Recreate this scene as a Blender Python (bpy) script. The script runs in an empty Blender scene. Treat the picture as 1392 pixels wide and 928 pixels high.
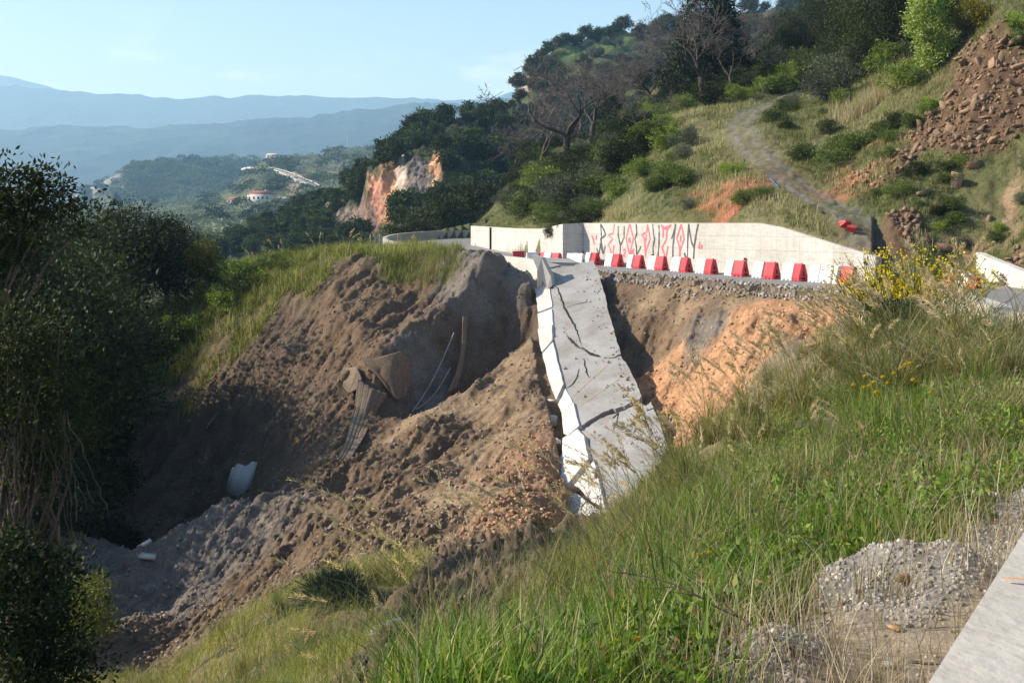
import bpy, bmesh, math, random
import numpy as np
from mathutils import Vector, Matrix

# ------------------------------------------------------------------ camera, light, world
scene = bpy.context.scene
COL = scene.collection
F = 1353.0; CX = 696.0; HY = 303.0            # focal length and horizon of the photograph in its own pixels
cam = bpy.data.cameras.new('camera'); cam_o = bpy.data.objects.new('camera', cam); COL.objects.link(cam_o)
cam_o.location = (0, 0, 0); cam_o.rotation_euler = (math.radians(90), 0, 0)
cam.sensor_width = 36; cam.lens = 36 * F / 1392; cam.shift_y = -(464 - HY) / 1392
cam.clip_start = 0.1; cam.clip_end = 60000
scene.camera = cam_o
SUN = Vector((-0.83, 0.05, 0.52)).normalized()
world = bpy.data.worlds.new('World'); scene.world = world; world.use_nodes = True
wn = world.node_tree.nodes; wl = world.node_tree.links
sky = wn.new('ShaderNodeTexSky'); sky.sky_type = 'NISHITA'; sky.sun_disc = False
sky.sun_elevation = math.asin(SUN.z); sky.sun_rotation = math.atan2(SUN.x, SUN.y)
sky.air_density = 1.0; sky.dust_density = 0.6; sky.ozone_density = 1.6; sky.altitude = 200
bg = wn['Background']; bg.inputs['Strength'].default_value = 0.11
# thin cloud puffs near the horizon, laid over the sky by direction
tcw = wn.new('ShaderNodeTexCoord'); mpw = wn.new('ShaderNodeMapping'); mpw.inputs['Scale'].default_value = (3.2, 3.2, 11)
mpw.inputs['Location'].default_value = (0.35, 0.1, 0.4)
nzw = wn.new('ShaderNodeTexNoise'); nzw.inputs['Scale'].default_value = 1.6; nzw.inputs['Detail'].default_value = 9; nzw.inputs['Roughness'].default_value = 0.62
rpw = wn.new('ShaderNodeValToRGB'); rpw.color_ramp.elements[0].position = 0.54; rpw.color_ramp.elements[1].position = 0.74
rpw.color_ramp.elements[1].color = (0.6, 0.6, 0.6, 1)
sxw = wn.new('ShaderNodeSeparateXYZ'); mrw = wn.new('ShaderNodeMapRange')
mrw.inputs[1].default_value = 0.21; mrw.inputs[2].default_value = 0.12; mrw.inputs[3].default_value = 0.0; mrw.inputs[4].default_value = 1.0
mlw = wn.new('ShaderNodeMath'); mlw.operation = 'MULTIPLY'
mxw = wn.new('ShaderNodeMixRGB'); mxw.inputs[2].default_value = (11, 11.4, 12, 1)
wl.new(tcw.outputs['Generated'], mpw.inputs[0]); wl.new(mpw.outputs[0], nzw.inputs['Vector']); wl.new(nzw.outputs['Fac'], rpw.inputs[0])
wl.new(tcw.outputs['Generated'], sxw.inputs[0]); wl.new(sxw.outputs['Z'], mrw.inputs[0])
wl.new(rpw.outputs[0], mlw.inputs[0]); wl.new(mrw.outputs[0], mlw.inputs[1]); wl.new(mlw.outputs[0], mxw.inputs[0])
wl.new(sky.outputs[0], mxw.inputs[1]); wl.new(mxw.outputs[0], bg.inputs[0])
sl = bpy.data.lights.new('sun', 'SUN'); sl.energy = 5.0; sl.angle = math.radians(0.5); sl.color = (1.0, 0.955, 0.90)
slo = bpy.data.objects.new('sun', sl); COL.objects.link(slo); slo.rotation_euler = SUN.to_track_quat('Z', 'Y').to_euler()
slo.location = (-30, 0, 60)
scene.view_settings.view_transform = 'Standard'; scene.view_settings.look = 'None'
scene.view_settings.exposure = 0.88; scene.view_settings.gamma = 1.0
scene.render.engine = 'CYCLES'
scene.cycles.max_bounces = 5; scene.cycles.diffuse_bounces = 2; scene.cycles.transmission_bounces = 3
scene.cycles.transparent_max_bounces = 4; scene.cycles.volume_bounces = 1; scene.cycles.glossy_bounces = 2
scene.cycles.caustics_reflective = False; scene.cycles.caustics_refractive = False

# ------------------------------------------------------------------ helpers
R = np.random.default_rng(11)
def P3(px, py, Y): return np.array([(px - CX) / F * Y, Y, -(py - HY) / F * Y])
def PV(px, py, Y): return Vector(P3(px, py, Y))
def hsh(ix, iy, s):
    h = (ix.astype(np.int64) * 374761393 + iy.astype(np.int64) * 668265263 + s * 1274126177) & 0xffffffff
    h = ((h ^ (h >> 13)) * 1274126177) & 0xffffffff
    return ((h ^ (h >> 16)) & 0xffff) / 65535.0
def pn(x, y, s=0):
    x = np.asarray(x, float); y = np.asarray(y, float)
    xi = np.floor(x); yi = np.floor(y); fx = x - xi; fy = y - yi
    def g(ox, oy):
        a = hsh(xi + ox, yi + oy, s) * 2 * np.pi
        return np.cos(a) * (fx - ox) + np.sin(a) * (fy - oy)
    u = fx * fx * fx * (fx * (fx * 6 - 15) + 10); v = fy * fy * fy * (fy * (fy * 6 - 15) + 10)
    return ((g(0, 0) * (1 - u) + g(1, 0) * u) * (1 - v) + (g(0, 1) * (1 - u) + g(1, 1) * u) * v) * 1.5
def fbm(x, y, o=4, s=0, g=0.5, ridge=False):
    t = 0; a = 1.0; f = 1.0
    for i in range(o):
        n = pn(x * f, y * f, s + i * 17)
        t = t + a * ((0.5 - np.abs(n)) * 1.6 if ridge else n); a *= g; f *= 2.03
    return t
def tag(o, label=None, cat=None, group=None, kind=None):
    if label: o['label'] = label
    if cat: o['category'] = cat
    if group: o['group'] = group
    if kind: o['kind'] = kind
    return o
def mesh_np(name, V, Q, mat=None, col=None, T=None, smooth=False, uv=None):
    me = bpy.data.meshes.new(name)
    V = np.asarray(V, np.float32); Q = np.asarray(Q, np.int32).reshape(-1, 4)
    T = np.zeros((0, 3), np.int32) if T is None else np.asarray(T, np.int32).reshape(-1, 3)
    nl = Q.size + T.size; npoly = len(Q) + len(T)
    me.vertices.add(len(V)); me.vertices.foreach_set('co', V.ravel())
    me.loops.add(nl); me.loops.foreach_set('vertex_index', np.concatenate([Q.ravel(), T.ravel()]))
    me.polygons.add(npoly)
    ls = np.concatenate([np.arange(len(Q)) * 4, len(Q) * 4 + np.arange(len(T)) * 3]).astype(np.int32)
    me.polygons.foreach_set('loop_start', ls)
    if smooth: me.polygons.foreach_set('use_smooth', np.ones(npoly, bool))
    me.update(calc_edges=True)
    if col is not None:
        a = me.color_attributes.new('col', 'FLOAT_COLOR', 'POINT')
        c = np.ones((len(V), 4), np.float32); c[:, :3] = col; a.data.foreach_set('color', c.ravel())
    if mat: me.materials.append(mat)
    return me
def link(name, me, parent=None, loc=None):
    o = bpy.data.objects.new(name, me); COL.objects.link(o)
    if parent: o.parent = parent
    if loc is not None: o.location = loc
    return o
def empty(name, loc=(0, 0, 0), rz=0, label=None, cat=None, group=None):
    o = bpy.data.objects.new(name, None); COL.objects.link(o); o.location = loc; o.rotation_euler = (0, 0, rz)
    o.empty_display_size = 0.2
    return tag(o, label, cat, group)
class Acc:
    def __init__(s): s.V = []; s.Q = []; s.C = []; s.T = []; s.n = 0
    def add(s, V, Q, C=None, T=None):
        V = np.asarray(V, float).reshape(-1, 3)
        s.V.append(V)
        if Q is not None and len(Q): s.Q.append(np.asarray(Q).reshape(-1, 4) + s.n)
        if T is not None and len(T): s.T.append(np.asarray(T).reshape(-1, 3) + s.n)
        s.C.append(np.broadcast_to(np.asarray(C if C is not None else (.5, .5, .5), float), (len(V), 3)).copy()); s.n += len(V)
        return s
    def mesh(s, name, mat, smooth=False):
        return mesh_np(name, np.concatenate(s.V), np.concatenate(s.Q) if s.Q else [], mat, np.concatenate(s.C),
                       np.concatenate(s.T) if s.T else None, smooth)
def unit(v): return v / np.maximum(np.linalg.norm(v, axis=-1, keepdims=True), 1e-9)
def leaves(Pc, D, L, W, C, rng=R):
    n = len(Pc); D = unit(D); S = unit(np.cross(D, unit(rng.normal(size=(n, 3)))))
    L = np.broadcast_to(L, n)[:, None]; W = np.broadcast_to(W, n)[:, None]
    up = np.cross(S, D) * L * 0.12
    V = np.stack([Pc, Pc + D * L * .45 + S * W * .5 + up, Pc + D * L, Pc + D * L * .45 - S * W * .5 + up], 1).reshape(-1, 3)
    return V, np.arange(4 * n).reshape(-1, 4), np.repeat(C, 4, 0)
def blades(Pb, az, H, W, lean, C, lv=4, rng=R, tipc=None, droop=0.0):
    """grass blades: a ribbon of lv rows that leans and bends over"""
    n = len(Pb); H = np.broadcast_to(H, n); W = np.broadcast_to(W, n); lean = np.broadcast_to(lean, n)
    d = np.stack([np.cos(az), np.sin(az), 0 * az], 1)
    fa = az + np.pi / 2 + rng.uniform(-.9, .9, n); s = np.stack([np.cos(fa), np.sin(fa), 0 * az], 1)
    rows = []; cols = []
    for k in range(lv):
        t = k / (lv - 1.0)
        out = lean * (t ** 1.7) * H; up = H * (t - (0.35 + droop) * np.clip(lean, 0, 1.3) * t ** 2.6)
        p = Pb + d * out[:, None]; p[:, 2] += up
        w = (W * (1 - t ** 1.6 * 0.93) * 0.5)[:, None]
        rows += [p - s * w, p + s * w]
        c = C if tipc is None else C * (1 - t) + tipc * t
        cols += [c, c]
    V = np.stack(rows, 1).reshape(-1, 3); Cc = np.stack(cols, 1).reshape(-1, 3)
    b = np.arange(n)[:, None] * (2 * lv)
    Q = np.concatenate([b + np.array([[2 * k, 2 * k + 1, 2 * k + 3, 2 * k + 2]]) for k in range(lv - 1)], 0)
    return V, Q, Cc
def tubes(S, sides=4):
    """S: rows of (x0,y0,z0,x1,y1,z1,r0,r1)"""
    S = np.asarray(S, float); A = S[:, :3]; B = S[:, 3:6]; d = unit(B - A)
    ref = np.where(np.abs(d[:, 2:3]) > .9, np.array([[1., 0, 0]]), np.array([[0, 0, 1.]]))
    u = unit(np.cross(d, ref)); v = np.cross(d, u)
    ring0 = []; ring1 = []
    for k in range(sides):
        a = 2 * math.pi * k / sides; o = u * math.cos(a) + v * math.sin(a)
        ring0.append(A + o * S[:, 6:7]); ring1.append(B + o * S[:, 7:8])
    V = np.stack(ring0 + ring1, 1).reshape(-1, 3); b = np.arange(len(S))[:, None] * (2 * sides)
    Q = np.concatenate([b + np.array([[k, (k + 1) % sides, sides + (k + 1) % sides, sides + k]]) for k in range(sides)], 0)
    return V, Q
def polytube(pts, rad, sides=6):
    pts = [np.array(p, float) for p in pts]; n = len(pts)
    rad = np.broadcast_to(rad, n)
    return tubes([[*pts[i], *(pts[i + 1] + (pts[i + 1] - pts[i]) * .03), rad[i], rad[i + 1]] for i in range(n - 1)], sides)
def box(a, b, M=None):
    x0, y0, z0 = a; x1, y1, z1 = b
    V = np.array([[x0, y0, z0], [x1, y0, z0], [x1, y1, z0], [x0, y1, z0], [x0, y0, z1], [x1, y0, z1], [x1, y1, z1], [x0, y1, z1]], float)
    Q = np.array([[0, 3, 2, 1], [4, 5, 6, 7], [0, 1, 5, 4], [1, 2, 6, 5], [2, 3, 7, 6], [3, 0, 4, 7]])
    return V, Q
def hull_rock(rng, n=16, flat=.7):
    bm = bmesh.new()
    ax = np.array([1.0, rng.uniform(.55, .9), rng.uniform(.45, .8) * flat * 1.3])
    for k in range(8):
        c = np.array([(k & 1) * 2 - 1, (k >> 1 & 1) * 2 - 1, (k >> 2 & 1) * 2 - 1]) * rng.uniform(.45, 1.0, 3) * .8; bm.verts.new(c * ax)
    for _ in range(n - 8):
        v = rng.normal(size=3); v /= np.linalg.norm(v); v *= rng.uniform(.7, .95); bm.verts.new(v * ax)
    bmesh.ops.convex_hull(bm, input=bm.verts); bmesh.ops.delete(bm, geom=[v for v in bm.verts if not v.link_faces], context='VERTS')
    bmesh.ops.triangulate(bm, faces=bm.faces)
    bm.verts.index_update()
    V = np.array([v.co[:] for v in bm.verts]); T = np.array([[v.index for v in f.verts] for f in bm.faces]); bm.free()
    return V, T
ROCKS = [hull_rock(R, 9 + i % 3 * 2, .5 + .08 * (i % 5)) for i in range(9)]
def scatter_rocks(P, size, C, rng=R, variants=9, sink=.2):
    acc = Acc(); n = len(P); which = rng.integers(0, variants, n)
    for k in range(variants):
        m = np.nonzero(which == k)[0]
        if not len(m): continue
        V, T = ROCKS[k]; q = unit(rng.normal(size=(len(m), 4))); w, x, y, z = q.T
        Rm = np.stack([1 - 2 * (y * y + z * z), 2 * (x * y - z * w), 2 * (x * z + y * w), 2 * (x * y + z * w), 1 - 2 * (x * x + z * z), 2 * (y * z - x * w),
                       2 * (x * z - y * w), 2 * (y * z + x * w), 1 - 2 * (x * x + y * y)], 1).reshape(-1, 3, 3)
        W = np.einsum('nij,vj->nvi', Rm, V) * size[m][:, None, None] + P[m][:, None, :] + np.array([0, 0, .5 - sink]) * size[m][:, None, None]
        Tt = T[None] + (np.arange(len(m)) * len(V))[:, None, None]
        acc.add(W.reshape(-1, 3), None, np.repeat(C[m], len(V), 0), Tt.reshape(-1, 3))
    return acc

# ------------------------------------------------------------------ materials
def newmat(name):
    m = bpy.data.materials.new(name); m.use_nodes = True; nt = m.node_tree; nt.nodes.clear()
    out = nt.nodes.new('ShaderNodeOutputMaterial'); b = nt.nodes.new('ShaderNodeBsdfPrincipled'); nt.links.new(b.outputs[0], out.inputs[0])
    b.inputs['Specular IOR Level'].default_value = 0.25
    return m, nt, b, out
def noise(nt, scale, detail=6, rough=.6, vec=None, dist=0):
    n = nt.nodes.new('ShaderNodeTexNoise'); n.inputs['Scale'].default_value = scale; n.inputs['Detail'].default_value = detail
    n.inputs['Roughness'].default_value = rough; n.inputs['Distortion'].default_value = dist
    if vec is not None: nt.links.new(vec, n.inputs['Vector'])
    return n
def ramp(nt, src, stops):
    r = nt.nodes.new('ShaderNodeValToRGB'); e = r.color_ramp.elements
    while len(e) < len(stops): e.new(.5)
    for i, (p, c) in enumerate(stops): e[i].position = p; e[i].color = (*c, 1) if len(c) == 3 else c
    nt.links.new(src, r.inputs[0]); return r
def mix(nt, a, b, fac, mode='MIX'):
    m = nt.nodes.new('ShaderNodeMixRGB'); m.blend_type = mode
    for i, v in ((0, fac), (1, a), (2, b)):
        if hasattr(v, 'is_output'): nt.links.new(v, m.inputs[i])
        elif isinstance(v, (int, float)): m.inputs[i].default_value = v
        else: m.inputs[i].default_value = (*v, 1)
    return m.outputs[0]
def bump(nt, b, h, strength, dist):
    bp = nt.nodes.new('ShaderNodeBump'); bp.inputs['Strength'].default_value = strength; bp.inputs['Distance'].default_value = dist
    nt.links.new(h, bp.inputs['Height']); nt.links.new(bp.outputs[0], b.inputs['Normal']); return bp
def posvec(nt):
    return nt.nodes.new('ShaderNodeNewGeometry').outputs['Position']
def leaf_mat(name, tr=.35, rough=.5, spec=.35, vary=.35):
    m, nt, b, out = newmat(name)
    a = nt.nodes.new('ShaderNodeVertexColor'); a.layer_name = 'col'
    oi = nt.nodes.new('ShaderNodeObjectInfo')
    hs = nt.nodes.new('ShaderNodeHueSaturation'); mr = nt.nodes.new('ShaderNodeMapRange'); mr.inputs[3].default_value = 1 - vary; mr.inputs[4].default_value = 1 + vary
    nt.links.new(oi.outputs['Random'], mr.inputs[0]); nt.links.new(mr.outputs[0], hs.inputs['Value']); nt.links.new(a.outputs[0], hs.inputs['Color'])
    nt.links.new(hs.outputs[0], b.inputs['Base Color']); b.inputs['Roughness'].default_value = rough; b.inputs['Specular IOR Level'].default_value = spec
    t = nt.nodes.new('ShaderNodeBsdfTranslucent'); mx = nt.nodes.new('ShaderNodeMixShader'); mx.inputs[0].default_value = tr
    tc = mix(nt, hs.outputs[0], (1.25, 1.2, .55), 1.0, 'MULTIPLY')
    nt.links.new(tc, t.inputs[0]); nt.links.new(b.outputs[0], mx.inputs[1]); nt.links.new(t.outputs[0], mx.inputs[2]); nt.links.new(mx.outputs[0], out.inputs[0])
    return m
def soil_mat(name, s1=9, s2=45, bs=.8, bd=.05, var=(.62, 1.35)):
    m, nt, b, out = newmat(name); p = posvec(nt)
    a = nt.nodes.new('ShaderNodeVertexColor'); a.layer_name = 'col'
    n1 = noise(nt, s1, 8, .68, p); n2 = noise(nt, s2, 6, .7, p); n3 = noise(nt, s1 * .12, 5, .6, p)
    v1 = ramp(nt, n1.outputs[0], [(.3, (var[0],) * 3), (.7, (var[1],) * 3)]); v2 = ramp(nt, n2.outputs[0], [(.3, (.7,) * 3), (.7, (1.3,) * 3)])
    v3 = ramp(nt, n3.outputs[0], [(.35, (.8, .78, .76)), (.65, (1.18, 1.2, 1.22))])
    c = mix(nt, a.outputs[0], v1.outputs[0], 1.0, 'MULTIPLY'); c = mix(nt, c, v2.outputs[0], .8, 'MULTIPLY'); c = mix(nt, c, v3.outputs[0], 1.0, 'MULTIPLY')
    nt.links.new(c, b.inputs['Base Color']); b.inputs['Roughness'].default_value = .95; b.inputs['Specular IOR Level'].default_value = .12
    ad = nt.nodes.new('ShaderNodeMath'); ad.operation = 'ADD'; nt.links.new(n1.outputs[0], ad.inputs[0])
    ml = nt.nodes.new('ShaderNodeMath'); ml.operation = 'MULTIPLY'; ml.inputs[1].default_value = .35; nt.links.new(n2.outputs[0], ml.inputs[0]); nt.links.new(ml.outputs[0], ad.inputs[1])
    bump(nt, b, ad.outputs[0], bs, bd); return m
def concrete_mat(name, base, dirt=.5, s=1.2, boards=None, fine=60):
    m, nt, b, out = newmat(name); p = posvec(nt)
    n1 = noise(nt, s, 7, .65, p); n2 = noise(nt, s * 14, 5, .6, p); n3 = noise(nt, fine, 3, .5, p)
    v1 = ramp(nt, n1.outputs[0], [(.3, tuple(1 - dirt * k for k in (.42, .47, .55))), (.62, (1, 1, 1))])
    v2 = ramp(nt, n2.outputs[0], [(.3, (.88,) * 3), (.6, (1.04,) * 3)])
    c = mix(nt, base, v1.outputs[0], 1.0, 'MULTIPLY'); c = mix(nt, c, v2.outputs[0], 1.0, 'MULTIPLY')
    if boards:
        uv = nt.nodes.new('ShaderNodeUVMap'); br = nt.nodes.new('ShaderNodeTexBrick'); nt.links.new(uv.outputs[0], br.inputs['Vector'])
        br.offset = 0; br.inputs['Color1'].default_value = (1, 1, 1, 1); br.inputs['Color2'].default_value = (.955, .95, .94, 1); br.inputs['Mortar'].default_value = (.72, .7, .68, 1)
        br.inputs['Scale'].default_value = 1; br.inputs['Brick Width'].default_value = boards[0]; br.inputs['Row Height'].default_value = boards[1]
        br.inputs['Mortar Size'].default_value = .02; br.inputs['Mortar Smooth'].default_value = .6
        c = mix(nt, c, br.outputs['Color'], 1.0, 'MULTIPLY')
        mp = nt.nodes.new('ShaderNodeMapping'); mp.inputs['Scale'].default_value = (.9, 9, 1); nt.links.new(uv.outputs[0], mp.inputs[0])
        st = noise(nt, 1.0, 4, .6, mp.outputs[0]); sv = ramp(nt, st.outputs[0], [(.35, (.86, .85, .82)), (.6, (1.02,) * 3)]); c = mix(nt, c, sv.outputs[0], .8, 'MULTIPLY')
        mp2 = nt.nodes.new('ShaderNodeMapping'); mp2.inputs['Scale'].default_value = (3.5, .25, 1); nt.links.new(uv.outputs[0], mp2.inputs[0])
        st2 = noise(nt, 1.0, 5, .7, mp2.outputs[0]); sv2 = ramp(nt, st2.outputs[0], [(.3, (.8, .79, .76)), (.52, (1,) * 3)]); c = mix(nt, c, sv2.outputs[0], .7, 'MULTIPLY')
    nt.links.new(c, b.inputs['Base Color']); b.inputs['Roughness'].default_value = .88
    ad = nt.nodes.new('ShaderNodeMath'); ad.operation = 'ADD'; nt.links.new(n2.outputs[0], ad.inputs[0]); nt.links.new(n3.outputs[0], ad.inputs[1])
    bump(nt, b, ad.outputs[0], .5, .012); return m
def flat_mat(name, c, rough=.6, var=.15, s=6, spec=.3, metal=0):
    m, nt, b, out = newmat(name); n = noise(nt, s, 5, .6, posvec(nt))
    v = ramp(nt, n.outputs[0], [(.3, (1 - var,) * 3), (.7, (1 + var,) * 3)]); nt.links.new(mix(nt, c, v.outputs[0], 1.0, 'MULTIPLY'), b.inputs['Base Color'])
    b.inputs['Roughness'].default_value = rough; b.inputs['Specular IOR Level'].default_value = spec; b.inputs['Metallic'].default_value = metal
    return m
M = {}
M['leaf'] = leaf_mat('leaf'); M['leafdark'] = leaf_mat('leaf_dark', .2, .6, .14, .35); M['grass'] = leaf_mat('grass', .42, .55, .25, .15)
M['far'] = leaf_mat('far_leaf', .12, .8, .1, .3)
M['soil'] = soil_mat('soil'); M['hillsoil'] = soil_mat('hill_soil', .25, 1.2, .9, 1.2, (.7, 1.3)); M['mount'] = soil_mat('mountain_cover', .004, .03, 1.0, 45, (.62, 1.38))
M['rock'] = soil_mat('rock', 6, 30, .5, .03, (.75, 1.25)); M['pebble'] = soil_mat('pebble', 40, 160, .3, .004, (.8, 1.2))
M['bark'] = soil_mat('bark', 14, 60, .8, .02, (.6, 1.4))
M['wall'] = concrete_mat('cast_concrete', (.57, .565, .54), .5, .5, (3.0, .78)); M['parapet'] = concrete_mat('parapet_concrete', (.50, .465, .41), .45, .6, None, 25)
M['slab'] = concrete_mat('road_concrete', (.34, .335, .325), .8, .6); M['white'] = concrete_mat('white_concrete', (.60, .585, .55), .45, .9)
M['road'] = concrete_mat('road_surface', (.24, .235, .225), .5, .5); M['dark'] = flat_mat('crack_shade_dark_parts', (.02, .02, .02), .95)  # near-black: painted shade of the slab cracks, also pipe, sockets and windows
M['red'] = flat_mat('red_plastic', (.55, .05, .06), .5, .3, 2.2, .4); M['whitep'] = flat_mat('white_plastic', (.68, .68, .67), .5, .16, 2.2, .4)
M['paintr'] = flat_mat('pink_spray_paint', (.72, .16, .2), .8, .2, 12); M['paintk'] = flat_mat('dark_spray_paint', (.09, .09, .1), .8, .35, 12)
M['fabric'] = flat_mat('geotextile', (.17, .125, .085), .85, .3, 8); M['metal'] = flat_mat('galvanised_metal', (.45, .46, .47), .45, .1, 6, .5, .6)
# ------------------------------------------------------------------ the near land: height field from survey points (column, distance, drop)
CTRL = {
 -350: [(2, 1500), (5, 1200), (10, 1100), (20, 980), (35, 780), (50, 650), (65, 520), (80, 470), (110, 480), (170, 520)],
 -100: [(2, 1450), (5, 1150), (10, 1060), (20, 930), (35, 750), (50, 630), (65, 500), (80, 450), (110, 470), (170, 520)],
 0: [(2, 1400), (5, 1100), (10, 1030), (20, 900), (35, 740), (50, 630), (62, 510), (72, 450), (85, 440), (110, 465), (170, 520)],
 150: [(2, 1400), (4, 1060), (8, 1090), (14, 1050), (20, 985), (27, 915), (33, 840), (40, 760), (43, 762), (50, 710), (55, 640), (59, 550), (62, 495), (68, 455), (78, 460), (110, 480), (170, 500)],
 300: [(2, 1350), (4, 1010), (8, 1050), (12, 1000), (16, 935), (20, 870), (24, 880), (28, 850), (34, 780), (38, 728), (41, 745), (48, 690), (52, 640), (57, 550), (60, 480), (63, 430), (66, 395), (70, 378), (85, 410), (110, 450), (170, 470)],
 450: [(2, 1300), (3.5, 1040), (6, 1010), (10, 960), (13, 905), (17, 835), (20, 800), (24, 795), (30, 735), (36, 680), (42, 620), (48, 550), (53, 480), (58, 410), (62, 372), (66, 352), (72, 352), (85, 385), (110, 430), (170, 460)],
 530: [(3, 1080), (6, 985), (10, 935), (14, 870), (18, 815), (24, 765), (30, 715), (36, 660), (42, 600), (48, 535), (54, 450), (58, 400), (61, 368), (64, 352), (75, 346), (88, 346), (110, 345), (128, 345), (140, 380), (170, 430)],
 600: [(3, 1060), (5, 960), (8, 915), (12, 858), (18, 800), (24, 755), (30, 705), (36, 645), (42, 580), (48, 520), (53, 465), (56, 430), (58.5, 390), (61, 358), (64, 352), (73, 346), (90, 338), (110, 325), (127, 318), (140, 340), (170, 370)],
 650: [(36, 650), (42, 585), (48, 520), (52, 470), (55.5, 420), (58, 372), (60, 353), (128, 305), (140, 302), (170, 330)],
 700: [(3, 1060), (4.5, 950), (8, 865), (12, 805), (17, 765), (22, 745), (28, 700), (33, 655), (38, 600), (43, 550), (48, 500), (53, 440), (56.5, 392), (59, 360), (61, 358), (90, 309), (98, 298), (120, 262), (140, 240), (170, 250)],
 735: [(22, 745), (28, 712), (36, 620), (44, 535), (50, 465), (55, 405), (58, 372), (80, 311), (88, 300), (100, 275)],
 800: [(3, 1100), (4, 945), (7, 845), (11, 790), (16, 762), (22, 752), (29, 735), (36, 650), (44, 545), (50, 472), (57, 400), (60, 382), (75, 303), (84, 285), (100, 255), (125, 220), (150, 195), (170, 200)],
 850: [(25, 740), (30, 705), (36, 640), (43, 560), (48, 495), (52, 445), (55.5, 395), (57.5, 372), (68, 303), (76, 262), (90, 220), (105, 200), (130, 185)],
 900: [(3, 1150), (4, 935), (6, 810), (9, 745), (13, 695), (19, 655), (24, 655), (30, 662), (36, 620), (40, 575), (45, 520), (50, 450), (53, 402), (55, 378), (63, 302), (70, 262), (80, 220), (92, 172), (110, 160), (140, 130), (170, 110)],
 950: [(30, 620), (36, 590), (40, 540), (44, 490), (48, 435), (51, 400), (52.5, 382), (60, 302), (67, 262), (78, 205), (88, 165), (100, 150)],
 1000: [(3, 1150), (4, 910), (6, 785), (9, 708), (13, 650), (18, 605), (24, 580), (28, 580), (34, 560), (38, 515), (42, 465), (46, 415), (49, 388), (57, 302), (65, 245), (75, 195), (83, 172), (92, 150), (110, 125), (140, 100), (170, 85)],
 1100: [(3, 1120), (4, 905), (6, 760), (9, 672), (13, 610), (18, 560), (24, 520), (30, 492), (34, 487), (38, 460), (41, 428), (44, 397), (53, 305), (56, 285), (62, 252), (68, 215), (78, 160), (92, 135), (100, 120), (120, 90), (170, 60)],
 1150: [(45, 391), (51, 330), (54, 300), (58, 272), (64, 225), (72, 170), (85, 120)],
 1200: [(3, 1110), (4.9, 835), (7, 690), (10, 608), (14, 545), (20, 490), (28, 447), (36, 422), (41, 407), (46, 389), (48.5, 365), (51, 335), (54, 302), (58, 250), (63, 200), (70, 150), (80, 100), (95, 60), (120, 40), (170, 20)],
 1300: [(2.5, 1150), (5, 805), (7, 672), (10, 588), (15, 512), (20, 472), (25, 450), (30, 438), (38, 410), (46, 391), (49, 348), (52, 300), (55, 240), (59, 180), (64, 110), (70, 50), (80, 0), (110, -40), (170, -80)],
 1400: [(2, 1200), (5, 790), (8, 640), (12, 540), (18, 470), (24, 440), (35, 410), (43, 396), (45.5, 362), (48, 310), (51, 235), (55, 140), (59, 60), (64, -20), (75, -90), (110, -150), (170, -180)],
 1550: [(2, 1200), (5, 790), (12, 530), (24, 425), (42, 395), (46, 300), (52, 170), (60, 0), (75, -130), (170, -250)],
 1750: [(2, 1200), (5, 790), (12, 530), (24, 425), (40, 395), (44, 300), (50, 170), (60, 0), (75, -130), (170, -250)],
}
cp = np.array([(px, Y, py) for px, l in CTRL.items() for Y, py in l], float)
cu = np.stack([cp[:, 0] / 300.0, np.log(cp[:, 1]) * 3.0], 1); cv = cp[:, 2] - HY
def kern(a, b):
    d2 = ((a[:, None, :] - b[None, :, :]) ** 2).sum(-1) + 0.06
    return np.sqrt(d2)
nC = len(cu); A = np.zeros((nC + 3, nC + 3)); A[:nC, :nC] = kern(cu, cu) - np.eye(nC) * 0.0
A[:nC, nC] = 1; A[:nC, nC + 1:] = cu; A[nC:, :nC] = A[:nC, nC:].T
sol = np.linalg.solve(A, np.concatenate([cv, [0, 0, 0]]))
def tps(px, Y):
    u = np.stack([px / 300.0, np.log(Y) * 3.0], 1); out = np.zeros(len(u))
    for i in range(0, len(u), 40000):
        b = u[i:i + 40000]; out[i:i + 40000] = kern(b, cu) @ sol[:nC] + sol[nC] + b @ sol[nC + 1:]
    return out
def inpoly(x, y, poly):
    r = np.zeros(np.shape(x), bool); n = len(poly)
    for i in range(n):
        x0, y0 = poly[i]; x1, y1 = poly[(i + 1) % n]
        c = ((y0 > y) != (y1 > y)); xx = (x1 - x0) * (y - y0) / ((y1 - y0) + 1e-12) + x0
        r ^= c & (x < xx)
    return r
def polydist(x, y, pts):
    d = np.full(np.shape(x), 1e9)
    for (x0, y0), (x1, y1) in zip(pts[:-1], pts[1:]):
        L = (x1 - x0) ** 2 + (y1 - y0) ** 2; t = np.clip(((x - x0) * (x1 - x0) + (y - y0) * (y1 - y0)) / L, 0, 1)
        d = np.minimum(d, np.hypot(x - x0 - t * (x1 - x0), y - y0 - t * (y1 - y0)))
    return d
def roadz(Y):
    return np.interp(Y, [-10, 0, 8, 20, 70, 105, 125, 140], [-1.5, -1.65, -2.3, -3.0, -3.0, -2.35, -1.8, -1.7])
OUT1 = [(-2.2, -2.2), (0.92, 2.16), (1.6, 3.1), (5, 8.2), (8.6, 14.5), (11.3, 22), (13.4, 30), (14.4, 36), (14.6, 41)]
TORN = [(14.0, 42.2), (13.3, 43.9), (12.6, 44.8), (12.1, 46.6), (11.2, 48.0), (10.6, 50.2), (9.5, 51.6), (8.9, 53.7), (7.9, 55.0), (7.3, 57.2), (6.2, 58.6), (5.6, 60.2), (4.6, 60.9), (3.2, 60.4), (2.4, 60.8), (1.4, 59.9)]
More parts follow.
